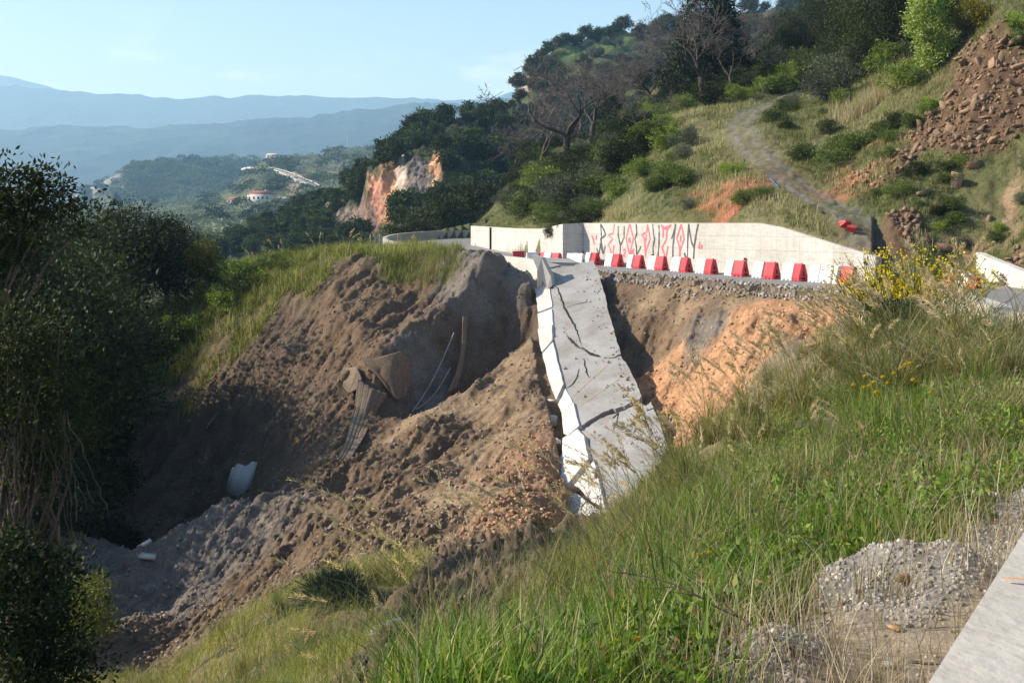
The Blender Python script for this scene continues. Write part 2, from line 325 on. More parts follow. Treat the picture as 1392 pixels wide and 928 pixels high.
OUT2 = [(1.0, 60.0), (-0.4, 63), (-4, 72), (-8.5, 83), (-11.6, 93), (-13.2, 103), (-13.0, 112), (-10, 120), (-5, 124.5), (10, 130)]
INN = [(10, 118), (-4.2, 105.2), (3.8, 72.4), (5.3, 72.9), (18.3, 50.3), (20.5, 49.2), (22.8, 50), (23.6, 46), (24, 40), (22, 30), (18, 20), (13, 10), (9, 4), (6, -4), (-1, -6)]
ROADP = OUT1 + TORN + OUT2 + INN
# fallen slab: distance as a function of the picture row along it
def slabY(px, py): return np.interp(py + 0.22 * (px - 755), [350, 366, 480, 580, 665, 740], [60.6, 59.2, 47.8, 39.6, 33.6, 29.2])
SL_L = [(743, 366), (752, 458), (768, 522), (787, 580), (803, 622), (824, 715)]; SL_R = [(807, 353), (832, 437), (845, 482), (870, 540), (905, 600), (916, 662), (905, 715)]
foot = [tuple(P3(px, py, slabY(px, py))[:2]) for px, py in SL_L] + [tuple(P3(px, py, slabY(px, py))[:2]) for px, py in SL_R[::-1]]
footL = [(x - 1.0, y + .3) for x, y in foot[:6]]
footp = footL + foot[6:]
TRACK = [tuple(P3(px, 0, Y)[:2]) for px, Y in [(1215, 49), (1190, 51.5), (1150, 55.5), (1095, 60.5), (1050, 66.5), (1020, 73), (1003, 81), (1020, 90), (1065, 98), (1100, 108)]]
px_g = np.linspace(-350, 1750, 1001)
lnY = np.concatenate([np.linspace(math.log(1.15), math.log(26), 300, endpoint=False), np.linspace(math.log(26), math.log(72), 520, endpoint=False), np.linspace(math.log(72), math.log(170), 130)])
Yg = np.exp(lnY); PX, YY = np.meshgrid(px_g, Yg); XX = (PX - CX) / F * YY
base = tps(PX.ravel(), YY.ravel()).reshape(PX.shape); ZZ = -base / F * YY
inr = inpoly(XX, YY, ROADP)
dtr = polydist(XX, YY, TRACK)
dte = polydist(XX, YY, TORN)
# kinds of ground, as soft patches
CLS = {  # albedo, roughness of relief, loose stones
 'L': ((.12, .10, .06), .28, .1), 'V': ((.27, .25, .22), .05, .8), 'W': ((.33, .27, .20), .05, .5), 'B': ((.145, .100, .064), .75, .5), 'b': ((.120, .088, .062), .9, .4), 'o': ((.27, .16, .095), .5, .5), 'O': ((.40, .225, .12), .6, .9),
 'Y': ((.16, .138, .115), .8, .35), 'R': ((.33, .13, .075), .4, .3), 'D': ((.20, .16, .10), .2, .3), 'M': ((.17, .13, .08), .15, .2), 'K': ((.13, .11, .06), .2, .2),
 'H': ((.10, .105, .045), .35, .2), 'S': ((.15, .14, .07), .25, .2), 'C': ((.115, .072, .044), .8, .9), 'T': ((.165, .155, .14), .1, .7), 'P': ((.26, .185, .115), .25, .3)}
BL = dict(
 L=[(1290, 6.6), (1330, 7.6), (1240, 5.9), (1180, 5.8), (1390, 8.4), (900, 4), (700, 4.5), (600, 4), (1000, 7.5), (1150, 9), (1250, 9), (1350, 10), (1300, 12), (1200, 14), (1350, 15), (900, 9), (950, 13), (1050, 14), (800, 6), (1100, 18), (1060, 5), (1000, 4.8), (500, 5)],
 V=[(1170, 4.95), (1230, 4.9), (1015, 4.15), (1075, 4.2), (1390, 6.7), (1350, 5.7), (1440, 7.2), (1285, 4.7), (1450, 5)],
 W=[(1180, 4.0), (1260, 4.0), (1200, 3.6), (1330, 4.4), (1120, 4.3), (1160, 3.3)],
 D=[(1250, 20), (1150, 22), (1080, 28), (1000, 20), (950, 20), (1200, 30), (870, 12), (780, 9), (1300, 20), (1350, 18), (1130, 34), (960, 27), (1400, 18), (1050, 36), (1170, 37), (850, 20)],
 b=[(750, 14), (650, 10), (700, 16), (620, 14), (570, 9), (540, 12), (600, 12), (680, 22), (780, 20), (600, 20), (560, 17), (430, 50), (350, 50), (250, 50), (200, 50), (300, 56), (380, 57), (200, 56), (100, 50), (100, 40), (0, 40), (620, 52), (650, 48), (580, 48), (700, 54), (820, 54), (590, 54)],
 M=[(450, 17), (400, 15), (350, 16), (300, 17), (250, 18), (500, 19.5), (430, 13), (350, 12), (530, 21), (400, 20), (200, 16), (300, 12), (200, 22), (60, 20)],
 B=[(300, 30), (450, 30), (550, 30), (600, 40), (500, 45), (450, 54), (400, 47), (530, 55), (500, 58), (700, 45), (200, 30), (500, 38), (400, 42), (660, 42), (560, 36), (560, 60), (900, 51), (870, 51), (850, 55), (950, 49), (480, 50)],
 P=[(680, 40), (640, 48), (690, 45), (560, 44), (1290, 52.3), (1335, 50.7), (1370, 52.5), (700, 48), (660, 44), (620, 38), (600, 32), (650, 32), (940, 50), (1000, 47.3), (1050, 45.5), (880, 53)],
 o=[(740, 32), (720, 28), (735, 36), (690, 34)],
 O=[(920, 45), (950, 42), (1000, 42), (1050, 41.5), (1100, 41), (900, 40), (1150, 41.8), (950, 38), (990, 38), (1020, 44), (1080, 43.5), (885, 44)],
 Y=[(650, 59), (680, 58.5), (625, 57), (600, 55), (300, 37), (250, 36), (200, 36), (950, 46), (970, 45.5), (150, 33), (575, 51), (230, 33)],
 K=[(200, 61), (250, 63), (300, 64.5), (350, 66), (400, 67), (450, 69), (500, 71), (250, 70), (590, 67), (540, 66), (350, 80), (450, 90), (550, 80)],
 H=[(1350, 54.5), (1400, 54.5), (1300, 55), (1260, 56.5), (1420, 51), (1230, 63.5), (1180, 63), (700, 100), (740, 95), (760, 110), (850, 75), (900, 68), (900, 80), (950, 63), (1000, 59), (850, 95), (900, 110), (1000, 105), (1150, 57.5), (1200, 56), (1250, 53), (1350, 49.5), (1300, 51), (1400, 49), (1150, 75), (1100, 80), (1200, 75), (1300, 75), (1392, 66), (700, 130), (800, 140), (1300, 53), (1240, 58), (1350, 52), (1130, 66)],
 S=[(960, 78), (1000, 68), (1030, 59), (1080, 55), (980, 92), (930, 95), (850, 68), (1110, 53), (840, 72), (1180, 60), (1170, 68), (1320, 50), (1250, 50.5)],
 R=[(975, 64), (990, 62), (1190, 60.5), (1170, 60)],
 C=[(1300, 58), (1350, 57.5), (1265, 60.5), (1392, 58), (1330, 61), (1230, 59), (1385, 46.8), (1400, 46), (1220, 52), (1230, 49.5), (1340, 58)])
bl = [(p[0], math.log(p[1]), c) for c, l in BL.items() for p in l]
wx = PX + 26 * fbm(XX * .35, YY * .35, 4, 3) ; wy = lnY[:, None] + .035 * fbm(XX * .35 + 9, YY * .35, 4, 5)
colA = np.zeros(PX.shape + (3,)); ruf = np.zeros(PX.shape); stn = np.zeros(PX.shape); wsum = np.zeros(PX.shape)
best = np.full(PX.shape, 1e9); cls = np.zeros(PX.shape, np.int8); keys = list(CLS)
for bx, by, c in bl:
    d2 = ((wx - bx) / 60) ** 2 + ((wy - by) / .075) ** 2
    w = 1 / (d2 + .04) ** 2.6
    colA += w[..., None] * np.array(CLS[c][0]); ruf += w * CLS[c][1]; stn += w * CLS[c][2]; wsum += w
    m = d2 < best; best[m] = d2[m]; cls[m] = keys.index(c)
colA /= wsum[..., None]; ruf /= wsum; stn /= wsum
tw = np.clip(1.2 - dtr + .5 * pn(XX, YY, 8), 0, 1)
strip = np.exp(-(dtr / .38) ** 2) * (.75 + .5 * pn(XX * .8, YY * .8, 4))
tw2 = tw * (1 - np.clip(strip * 1.6, 0, .8))
colA = colA * (1 - tw2[..., None]) + np.array(CLS['T'][0]) * tw2[..., None]; ruf *= 1 - .8 * tw
# relief: lumps, ridges and run-off streaks
fd = np.array([-.5, -.86]); s_ = XX * fd[1] - YY * fd[0]; t_ = XX * fd[0] + YY * fd[1]
amp = np.clip(ruf, 0, 1)
small = np.clip(YY / 12, .15, 1)
edge = np.clip((dte - .3) / 2.5, .12, 1)
rel = amp * edge * (.70 * fbm(XX * .2, YY * .2, 3, 21) + .13 * fbm(XX * .9, YY * .9, 4, 31, .55) + .20 * fbm(s_ * .7, t_ * .22, 4, 71, .55, True) - .1 + .34 * fbm(s_ * .95 + .5 * fbm(XX * .4, YY * .4, 2, 3), t_ * .11, 3, 41, .5) + .13 * fbm(s_ * 3.4 + fbm(XX, YY, 2, 3), t_ * .45, 4, 43, .6, True) + .075 * fbm(XX * 3.6, YY * 3.6, 4, 51, .65))
rel += .05 * small * fbm(XX * 2.1, YY * 2.1, 4, 61)
ZZ = ZZ + rel * np.clip(YY / 10, .2, 1)
# the ridge of torn ground and the shaded hollow beside it
def bend(pts, h, w):
    P = [((p - CX) / F * y, y) for p, y in pts]; d = polydist(XX, YY, P); return h * np.exp(-(d / w) ** 2)
ZZ = ZZ + bend([(655, 57.0), (632, 55.8), (592, 54.0), (548, 51.8), (515, 50.0)], 1.15, .95) + bend([(160, 36.3), (235, 37), (285, 37.6)], 1.1, 1.2) - bend([(696, 54.0), (668, 52.6), (628, 51.0), (588, 49.2), (560, 47.6)], 2.3, 1.7)
# gravel heap near the kerb
for hx, hy, hr, hh in ((P3(1190, 0, 5.0)[0], 5.0, .48, .22), (P3(1260, 0, 5.0)[0], 4.95, .32, .14), (P3(1045, 0, 4.1)[0], 4.1, .22, .12)):
    ZZ += hh * np.exp(-((XX - hx) ** 2 + (YY - hy) ** 2 * 1.1) / (2 * hr * hr) * 1.6) * (1 + .22 * fbm(XX * 3, YY * 3, 2, 7))
rz = roadz(YY)
ZZ = np.where(inr, rz - .22, ZZ)
nearroad = (polydist(XX, YY, OUT1) < .6) & ~inr & (YY > 18)
ZZ = np.where(nearroad, np.minimum(ZZ, rz - .12), ZZ)
tcl = (polydist(XX, YY, TORN) < 2.2) & ~inr
ZZ = np.where(tcl, np.minimum(ZZ, rz - .27 - .25 * polydist(XX, YY, TORN)), ZZ)
# banks that come down to the road and to the wall tops
dI = polydist(XX, YY, INN[3:8]); up_ = ~inr & (PX > 1186) & (YY > 42) & (XX > 14)
ZZ = np.where(up_, np.minimum(ZZ, np.maximum(rz + .05 + .95 * dI + .25 * fbm(XX * .9, YY * .9, 3, 77), -1.75 - .8 * np.hypot(XX - 18.5, YY - 50.6))), ZZ)
tp = np.interp(PX, [793, 1030, 1062, 1190], [303.2, 303, 309, 349]); sg = (PX - CX) / F; tg = (sg * 72.6 - 5.2) / (13.06 + sg * 22.6); Yw = 72.6 - 22.6 * tg
wz = -(tp - HY) / F * Yw; bw = ~inr & (PX > 793) & (PX <= 1190) & (YY > Yw - .5)
ZZ = np.where(bw, np.minimum(ZZ, wz - .05 + .62 * np.clip(YY - Yw, 0, 99) + .1 * fbm(XX * 2, YY * 2, 2, 5)), ZZ)
insl = inpoly(XX, YY, footp)
xs = np.array([p[1] for p in foot[:6]]); zs = np.array([P3(a, b, slabY(a, b))[2] for a, b in SL_L])
o_ = np.argsort(xs); slz = np.interp(YY, xs[o_], zs[o_])
ZZ = np.where(insl, np.minimum(ZZ, slz - .75), ZZ)
def H(x, y):
    """ground height at a plan position"""
    x = np.atleast_1d(np.asarray(x, float)); y = np.clip(np.atleast_1d(np.asarray(y, float)), Yg[0], Yg[-1])
    c = np.clip((x / y * F + CX - px_g[0]) / (px_g[1] - px_g[0]), 0, len(px_g) - 1.001); r = np.clip(np.interp(np.log(y), lnY, np.arange(len(lnY))), 0, len(lnY) - 1.001)
    ci = c.astype(int); ri = r.astype(int); fc = c - ci; fr = r - ri
    return (ZZ[ri, ci] * (1 - fc) + ZZ[ri, ci + 1] * fc) * (1 - fr) + (ZZ[ri + 1, ci] * (1 - fc) + ZZ[ri + 1, ci + 1] * fc) * fr
def gidx(x, y):
    c = np.clip(np.round((x / y * F + CX - px_g[0]) / (px_g[1] - px_g[0])), 0, len(px_g) - 1).astype(int)
    r = np.clip(np.round(np.interp(np.log(y), lnY, np.arange(len(lnY)))), 0, len(lnY) - 1).astype(int); return r, c
def G(px, Y):
    x = (px - CX) / F * Y; return Vector((x, Y, float(H(x, Y)[0])))
nr, nc = PX.shape
def gridfaces(nr, nc):
    i = np.arange(nr - 1)[:, None] * nc + np.arange(nc - 1)[None]; return np.stack([i, i + 1, i + nc + 1, i + nc], -1).reshape(-1, 4)
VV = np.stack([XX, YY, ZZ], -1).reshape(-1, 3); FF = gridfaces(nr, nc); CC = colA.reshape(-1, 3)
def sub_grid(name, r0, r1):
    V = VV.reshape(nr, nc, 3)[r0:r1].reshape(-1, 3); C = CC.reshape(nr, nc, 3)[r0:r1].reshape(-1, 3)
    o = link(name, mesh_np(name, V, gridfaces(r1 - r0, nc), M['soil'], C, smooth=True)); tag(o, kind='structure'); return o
rA = int(np.searchsorted(Yg, 24)); rB = int(np.searchsorted(Yg, 72))
sub_grid('grassy_bank', 0, rA + 1); sub_grid('landslide_slope', rA, rB + 1); sub_grid('hillside', rB, nr)
# wide valley floor out to the horizon
g_ = 40; gx = np.linspace(-30000, 30000, g_); gy = np.linspace(-3000, 50000, g_); GX, GY = np.meshgrid(gx, gy)
tag(link('valley_ground', mesh_np('valley_ground', np.stack([GX, GY, GX * 0 - 90], -1).reshape(-1, 3), gridfaces(g_, g_), M['mount'], np.tile((.06, .075, .035), (g_ * g_, 1)), smooth=True)), kind='structure')

# ------------------------------------------------------------------ far land
class Patch:
    def __init__(s, cols, n=200, m=60):
        s.px = np.array([c[0] for c in cols], float); k = len(cols[0][1]); s.py = np.array([[a[0] for a in c[1]] for c in cols], float); s.Y = np.array([[a[1] for a in c[1]] for c in cols], float)
        s.tk = np.linspace(0, 1, k)
    def col(s, px):
        px = np.atleast_1d(px); return np.stack([np.interp(px, s.px, s.py[:, j]) for j in range(len(s.tk))], 1), np.stack([np.interp(px, s.px, s.Y[:, j]) for j in range(len(s.tk))], 1)
    def at(s, px, t):
        a, b = s.col(px); t = np.atleast_1d(t); o1 = np.array([np.interp(tt, s.tk, r) for tt, r in zip(t, a)]); o2 = np.array([np.interp(tt, s.tk, r) for tt, r in zip(t, b)]); return o1, o2
    def find(s, px, py):
        a, b = s.col(px); return float(np.interp(-py, -a[0], b[0]))
    def pos(s, px, py, lift=0):
        Y = s.find(px, py); v = P3(px, py, Y); v[2] += lift; return Vector(v)
    def build(s, name, n, m, mat, colf, amp, fs, seed):
        px = np.linspace(s.px[0], s.px[-1], n); t = np.linspace(0, 1, m); A, B = s.col(px)
        py = np.stack([[np.interp(tt, s.tk, r) for r in A] for tt in t]); Y = np.stack([[np.interp(tt, s.tk, r) for r in B] for tt in t])
        X = (px[None] - CX) / F * Y; Z = -(py - HY) / F * Y
        s.amp = amp; s.fs = fs; s.seed = seed
        Z = Z + s.disp(X, Y); C = colf(np.broadcast_to(px[None], Y.shape), py, X, Y)
        for k in (1, 2, 3):
            X = np.vstack([X, X[-1:] * (1.06)]); Y = np.vstack([Y, Y[-1:] * 1.06]); Z = np.vstack([Z, Z[-1:] - abs(Z[-1:] + 90) * .25 - 8 * k]); C = np.concatenate([C, C[-1:]])
        me = mesh_np(name, np.stack([X, Y, Z], -1).reshape(-1, 3), gridfaces(X.shape[0], n), mat, C.reshape(-1, 3), smooth=True)
        return tag(link(name, me), kind='structure')
    def disp(s, X, Y): return s.amp * fbm(X * s.fs, Y * s.fs, 6, s.seed, .55, True) - s.amp * .45
def shade(c, s=0): return lambda px, py, X, Y: np.array(c) * (1 + .25 * fbm(X * .004, Y * .004, 3, s))[..., None]
mtA = Patch([(-600, [(300, 6200), (200, 7000), (130, 8200)]), (-200, [(300, 6200), (200, 7000), (120, 8200)]), (0, [(300, 6200), (190, 7000), (119, 8200)]), (60, [(300, 6200), (190, 7000), (121, 8200)]), (130, [(300, 6200), (190, 7000), (129, 8200)]), (200, [(300, 6200), (190, 7000), (134, 8200)]), (240, [(300, 6200), (190, 7000), (139, 8200)]),
  (290, [(300, 6200), (190, 7000), (133, 8200)]), (420, [(300, 6200), (185, 7000), (135, 8200)]), (560, [(300, 6200), (180, 7000), (137, 8200)]), (600, [(300, 6200), (180, 7000), (141, 8200)]), (720, [(300, 6200), (180, 7000), (128, 8200)]), (1100, [(300, 6200), (180, 7000), (140, 8200)])])
mtA.build('mountains', 300, 60, M['mount'], shade((.038, .05, .035)), 34, .0012, 5)
mt0 = Patch([(-500, [(200, 8900), (60, 9800)]), (-60, [(200, 8900), (86, 9800)]), (0, [(200, 8900), (104, 9800)]), (40, [(200, 8900), (112, 9800)]), (85, [(200, 8900), (126, 9800)]), (200, [(200, 8900), (160, 9800)])])
mt0.build('far_peak', 120, 20, M['mount'], shade((.055, .07, .035)), 20, .0009, 9)
mtB = Patch([(-600, [(330, 2400), (270, 3500), (180, 5300)]), (0, [(330, 2400), (262, 3500), (180, 5300)]), (150, [(330, 2400), (258, 3500), (173, 5300)]), (300, [(330, 2400), (250, 3500), (168, 5200)]), (450, [(330, 2400), (240, 3500), (160, 5100)]), (520, [(330, 2400), (235, 3500), (151, 5000)]), (600, [(330, 2400), (230, 3500), (144, 4900)]), (720, [(330, 2400), (230, 3500), (136, 4800)]), (1100, [(330, 2400), (230, 3500), (150, 4800)])])
mtB.build('mountain_flank', 360, 110, M['mount'], shade((.035, .05, .032)), 30, .0020, 15)
hillA = Patch([(90, [(300, 1500), (275, 1750)]), (120, [(300, 1500), (258, 1750)]), (150, [(300, 1450), (243, 1750)]), (185, [(300, 1400), (224, 1800)]), (220, [(300, 1400), (221, 1800)]), (270, [(300, 1400), (220, 1850)]), (330, [(300, 1400), (221, 1900)]), (365, [(300, 1400), (226, 1950)]), (430, [(300, 1400), (245, 2000)])])
def colHA(px, py, X, Y):
    g = np.broadcast_to(np.array((.05, .065, .03)), px.shape + (3,)).copy(); w = ((px < 168) & (py > 232 - (px - 168) * .35)).astype(float) * np.clip(.5 + 1.6 * pn(X * .02, Y * .003, 4), 0, 1)
    return g * (1 - w[..., None]) + np.array((.34, .30, .26)) * w[..., None]
hillA.build('wooded_hill', 200, 50, M['hillsoil'], colHA, 8, .012, 25)
val = Patch([(-300, [(450, 172), (350, 300), (318, 650), (290, 1300)]), (100, [(450, 172), (350, 300), (312, 650), (285, 1300)]), (200, [(450, 172), (350, 300), (308, 650), (278, 1300)]), (300, [(450, 172), (350, 300), (300, 650), (266, 1250)]), (330, [(450, 172), (350, 300), (285, 750), (243, 1200)]), (352, [(450, 172), (350, 300), (275, 780), (225, 1150)]), (370, [(450, 172), (350, 300), (270, 800), (217, 1150)]), (420, [(450, 172), (350, 300), (265, 800), (213, 1200)]), (470, [(450, 172), (350, 300), (260, 800), (205, 1300)]), (520, [(450, 172), (350, 300), (255, 800), (199, 1350)]), (620, [(450, 172), (350, 300), (255, 800), (192, 1400)])])
def colV(px, py, X, Y):
    g = np.broadcast_to(np.array((.085, .095, .045)), px.shape + (3,)).copy(); n = pn(X * .015, Y * .008, 6)
    for cx, cy, rx, ry in ((400, 262, 26, 10), (398, 240, 30, 7), (340, 258, 10, 4), (450, 232, 14, 6)):
        w = np.clip(1.4 - ((px - cx) / rx) ** 2 - ((py - cy) / ry) ** 2 + n, 0, 1)[..., None]; g = g * (1 - w) + np.array((.30, .23, .16)) * w
    return g
val.build('olive_valley', 260, 110, M['hillsoil'], colV, 5, .02, 35)
CR = {270: 348, 290: 342, 330: 315, 400: 288, 440: 272, 480: 250, 520: 226, 560: 190, 600: 166, 650: 150, 700: 152, 760: 160}
prom = Patch([(270, [(350, 245), (349, 255), (348, 265), (347, 300)]), (290, [(350, 245), (348, 260), (345, 280), (341, 320)]), (330, [(350, 240), (340, 265), (328, 290), (315, 330)]), (400, [(350, 235), (328, 262), (308, 290), (287, 335)]), (440, [(350, 228), (322, 255), (297, 283), (270, 320)]), (480, [(350, 222), (312, 238), (280, 255), (248, 290)]),
  (500, [(350, 216), (300, 228), (238, 240), (232, 275)]), (520, [(350, 213), (296, 222), (232, 234), (222, 270)]), (560, [(350, 208), (290, 217), (218, 232), (190, 275)]), (600, [(350, 203), (280, 215), (212, 230), (166, 285)]), (650, [(350, 198), (285, 218), (210, 245), (150, 300)]), (700, [(350, 198), (285, 222), (210, 252), (150, 310)]), (780, [(350, 198), (275, 228), (200, 258), (160, 320)])])
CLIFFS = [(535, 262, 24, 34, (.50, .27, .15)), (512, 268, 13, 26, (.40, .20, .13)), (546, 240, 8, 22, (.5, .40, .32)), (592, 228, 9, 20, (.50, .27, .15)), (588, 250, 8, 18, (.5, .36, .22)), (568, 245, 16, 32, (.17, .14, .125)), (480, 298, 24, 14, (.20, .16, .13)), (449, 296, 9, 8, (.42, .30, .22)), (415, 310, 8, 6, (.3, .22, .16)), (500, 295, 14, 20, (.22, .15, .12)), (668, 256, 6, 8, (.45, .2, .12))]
def cliffw(px, py, n=0):
    w = np.zeros(np.shape(px))
    for cx, cy, rx, ry, c in CLIFFS: w = np.maximum(w, np.clip(1.5 - ((px - cx) / rx) ** 2 - ((py - cy) / ry) ** 2 + n, 0, 1))
    return w
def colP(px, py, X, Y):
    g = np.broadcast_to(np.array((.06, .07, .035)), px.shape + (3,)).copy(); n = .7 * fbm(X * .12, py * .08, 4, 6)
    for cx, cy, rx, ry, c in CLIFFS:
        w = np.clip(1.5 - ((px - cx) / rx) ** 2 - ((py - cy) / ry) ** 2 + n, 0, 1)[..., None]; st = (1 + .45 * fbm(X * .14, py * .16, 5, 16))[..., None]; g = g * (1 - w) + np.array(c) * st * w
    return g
prom.disp = lambda X, Y: 2.2 * fbm(X * .05, Y * .05, 5, 45, .55) + 1.7 * fbm(X * .13, Y * .22, 5, 46, .6, True) - 1.6
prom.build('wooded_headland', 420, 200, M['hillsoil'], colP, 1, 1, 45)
mtn = Patch([(670, [(300, 330), (200, 380), (165, 420)]), (692, [(300, 330), (200, 370), (140, 425)]), (702, [(300, 330), (190, 370), (113, 430)]), (722, [(300, 330), (180, 370), (96, 435)]), (760, [(300, 330), (150, 380), (74, 450)]), (800, [(300, 330), (140, 390), (60, 460)]), (850, [(300, 330), (130, 400), (52, 470)]), (900, [(300, 330), (120, 400), (48, 480)]), (960, [(300, 330), (110, 400), (42, 490)]), (1030, [(300, 330), (100, 400), (20, 500)]), (1100, [(300, 330), (60, 400), (0, 520)]), (1250, [(300, 330), (0, 400), (-60, 540)])])
def colM(px, py, X, Y):
    g = np.broadcast_to(np.array((.075, .085, .04)), px.shape + (3,)).copy(); n = .6 * fbm(X * .03, Y * .03, 4, 6)
    for cx, cy, rx, ry, c in ((770, 82, 26, 8, (.10, .15, .045)), (850, 72, 50, 12, (.10, .145, .045)), (709, 122, 10, 16, (.42, .36, .3)), (718, 106, 7, 6, (.5, .44, .38))):
        w = np.clip(1.6 - ((px - cx) / rx) ** 2 - ((py - cy) / ry) ** 2 + n, 0, 1)[..., None]; g = g * (1 - w) + np.array(c) * w
    return g
mtn.build('upper_mountain', 220, 120, M['hillsoil'], colM, 5, .02, 55)
# far road with its white parapets
def strip(name, up, lo, z, mat, kind=None, label=None, cat=None, patch=None, th=1.2, lift=1.5):
    n = 24; pu = np.array(up, float); pl = np.array(lo, float)
    def rs(p): d = np.r_[0, np.cumsum(np.hypot(*np.diff(p, axis=0).T))]; q = np.linspace(0, d[-1], n); return np.stack([np.interp(q, d, p[:, 0]), np.interp(q, d, p[:, 1])], 1)
    a = np.array([patch.pos(*q)[:] for q in rs(pu)]); b = np.array([patch.pos(*q)[:] for q in rs(pl)]); a[:, 2] += lift; b[:, 2] += lift
    for _ in range(10):
        for q_ in (a, b): q_[1:-1] = (q_[:-2] + 2 * q_[1:-1] + q_[2:]) / 4
    V = np.concatenate([a, b, a - [0, 0, th], b - [0, 0, th]]); i = np.arange(n - 1)
    Q = np.concatenate([np.stack(k, 1) for k in ((i + n, i + n + 1, i + 1, i), (i + 2 * n, i + 2 * n + 1, i + 3 * n + 1, i + 3 * n), (i + n, i + 3 * n, i + 3 * n + 1, i + n + 1), (i, i + 1, i + 2 * n + 1, i + 2 * n))])
    o = link(name, mesh_np(name, V, Q, mat)); tag(o, label, cat, None, kind); return o, a, b
UP = [(364, 232), (386, 235.8), (408, 244.9), (416, 249.4), (431, 254), (440, 263)]; LO = [(364, 232.9), (378, 238), (392, 244.9), (408, 252.4), (420, 258.4), (428.6, 264.5)]
ro, ra, rb = strip('distant_road', UP, LO, 0, M['slab'], 'structure', patch=val, th=4, lift=3.2)
def lowwall(name, pts, h, w, mat, label, cat):
    pts = [np.array(p) for p in pts]; acc = Acc()
    for i in range(len(pts) - 1):
        a, b = pts[i], pts[i + 1]; d = unit(b - a); s = np.array([d[1], -d[0], 0]) * w / 2
        V = np.array([a - s, a + s, b + s, b - s, a - s + [0, 0, h], a + s + [0, 0, h], b + s + [0, 0, h], b - s + [0, 0, h]]); acc.add(V, box((0, 0, 0), (1, 1, 1))[1])
    return tag(link(name, acc.mesh(name, mat)), label, cat)
lowwall('road_parapet', ra, .8, .4, M['white'], 'thin white wall along the upper edge of the distant hillside road', 'wall')
lowwall('road_parapet', rb[3:15], 1.1, .5, M['white'], 'thin white wall along the upper half of the lower edge of the distant road', 'wall')
lowwall('road_parapet', rb[19:], 1.4, .6, M['white'], 'short white wall at the near lower end of the distant road', 'wall')
lowwall('road_parapet', [val.pos(328.7, 235, 3)[:], val.pos(337, 234, 4)[:], val.pos(346, 234, 3)[:]], 2.2, 1.2, M['white'], 'isolated white wall segment west of the distant road', 'wall')
# ------------------------------------------------------------------ road, walls, parapets
def poly_prism(name, pts, th, mat, parent=None, zf=None, down=None, uv=None, col=None):
    """pts: 3-D outline; extruded by a vector"""
    bm = bmesh.new(); d = Vector(down if down is not None else (0, 0, -th))
    top = [bm.verts.new(p) for p in pts]; bot = [bm.verts.new(Vector(p) + d) for p in pts]
    n = len(pts); f = bm.faces.new(top); bm.faces.new(bot[::-1])
    for i in range(n): bm.faces.new((top[i], bot[i], bot[(i + 1) % n], top[(i + 1) % n]))
    bmesh.ops.triangulate(bm, faces=[x for x in bm.faces if len(x.verts) > 4]); bmesh.ops.recalc_face_normals(bm, faces=bm.faces)
    me = bpy.data.meshes.new(name); bm.to_mesh(me); bm.free(); me.materials.append(mat); return link(name, me, parent)
def jag(pts, step, amp, rng):
    out = []
    for (a, b) in zip(pts[:-1], pts[1:]):
        a = np.array(a); b = np.array(b); n = max(1, int(np.linalg.norm(b - a) / step))
        for k in range(n):
            p = a + (b - a) * k / n; out.append(tuple(p + (rng.normal(size=2) * amp if k else rng.normal(size=2) * amp * .3)))
    out.append(tuple(pts[-1])); return out
rj = np.random.default_rng(3)
tornj = jag([OUT1[-1]] + TORN + [OUT2[0]], .2, .085, rj)
outline = OUT1[:-1] + tornj + OUT2[1:] + INN
rd = [(x, y, float(roadz(y)) + .0) for x, y in outline]
bm = bmesh.new(); vs = [bm.verts.new(p) for p in rd]; f = bm.faces.new(vs); r = bmesh.ops.triangulate(bm, faces=[f], ngon_method='EAR_CLIP')
ext = bmesh.ops.extrude_face_region(bm, geom=list(bm.faces))
for v in [e for e in ext['geom'] if isinstance(e, bmesh.types.BMVert)]: v.co.z -= .26
bmesh.ops.recalc_face_normals(bm, faces=bm.faces); me = bpy.data.meshes.new('mountain_road')
for f in bm.faces:
    if abs(f.normal.z) < .5: f.material_index = 1
bm.to_mesh(me); bm.free(); me.materials.append(M['road']); me.materials.append(concrete_mat('road_base', (.20, .165, .13), .6, 2.0))
tag(link('mountain_road', me), kind='structure')
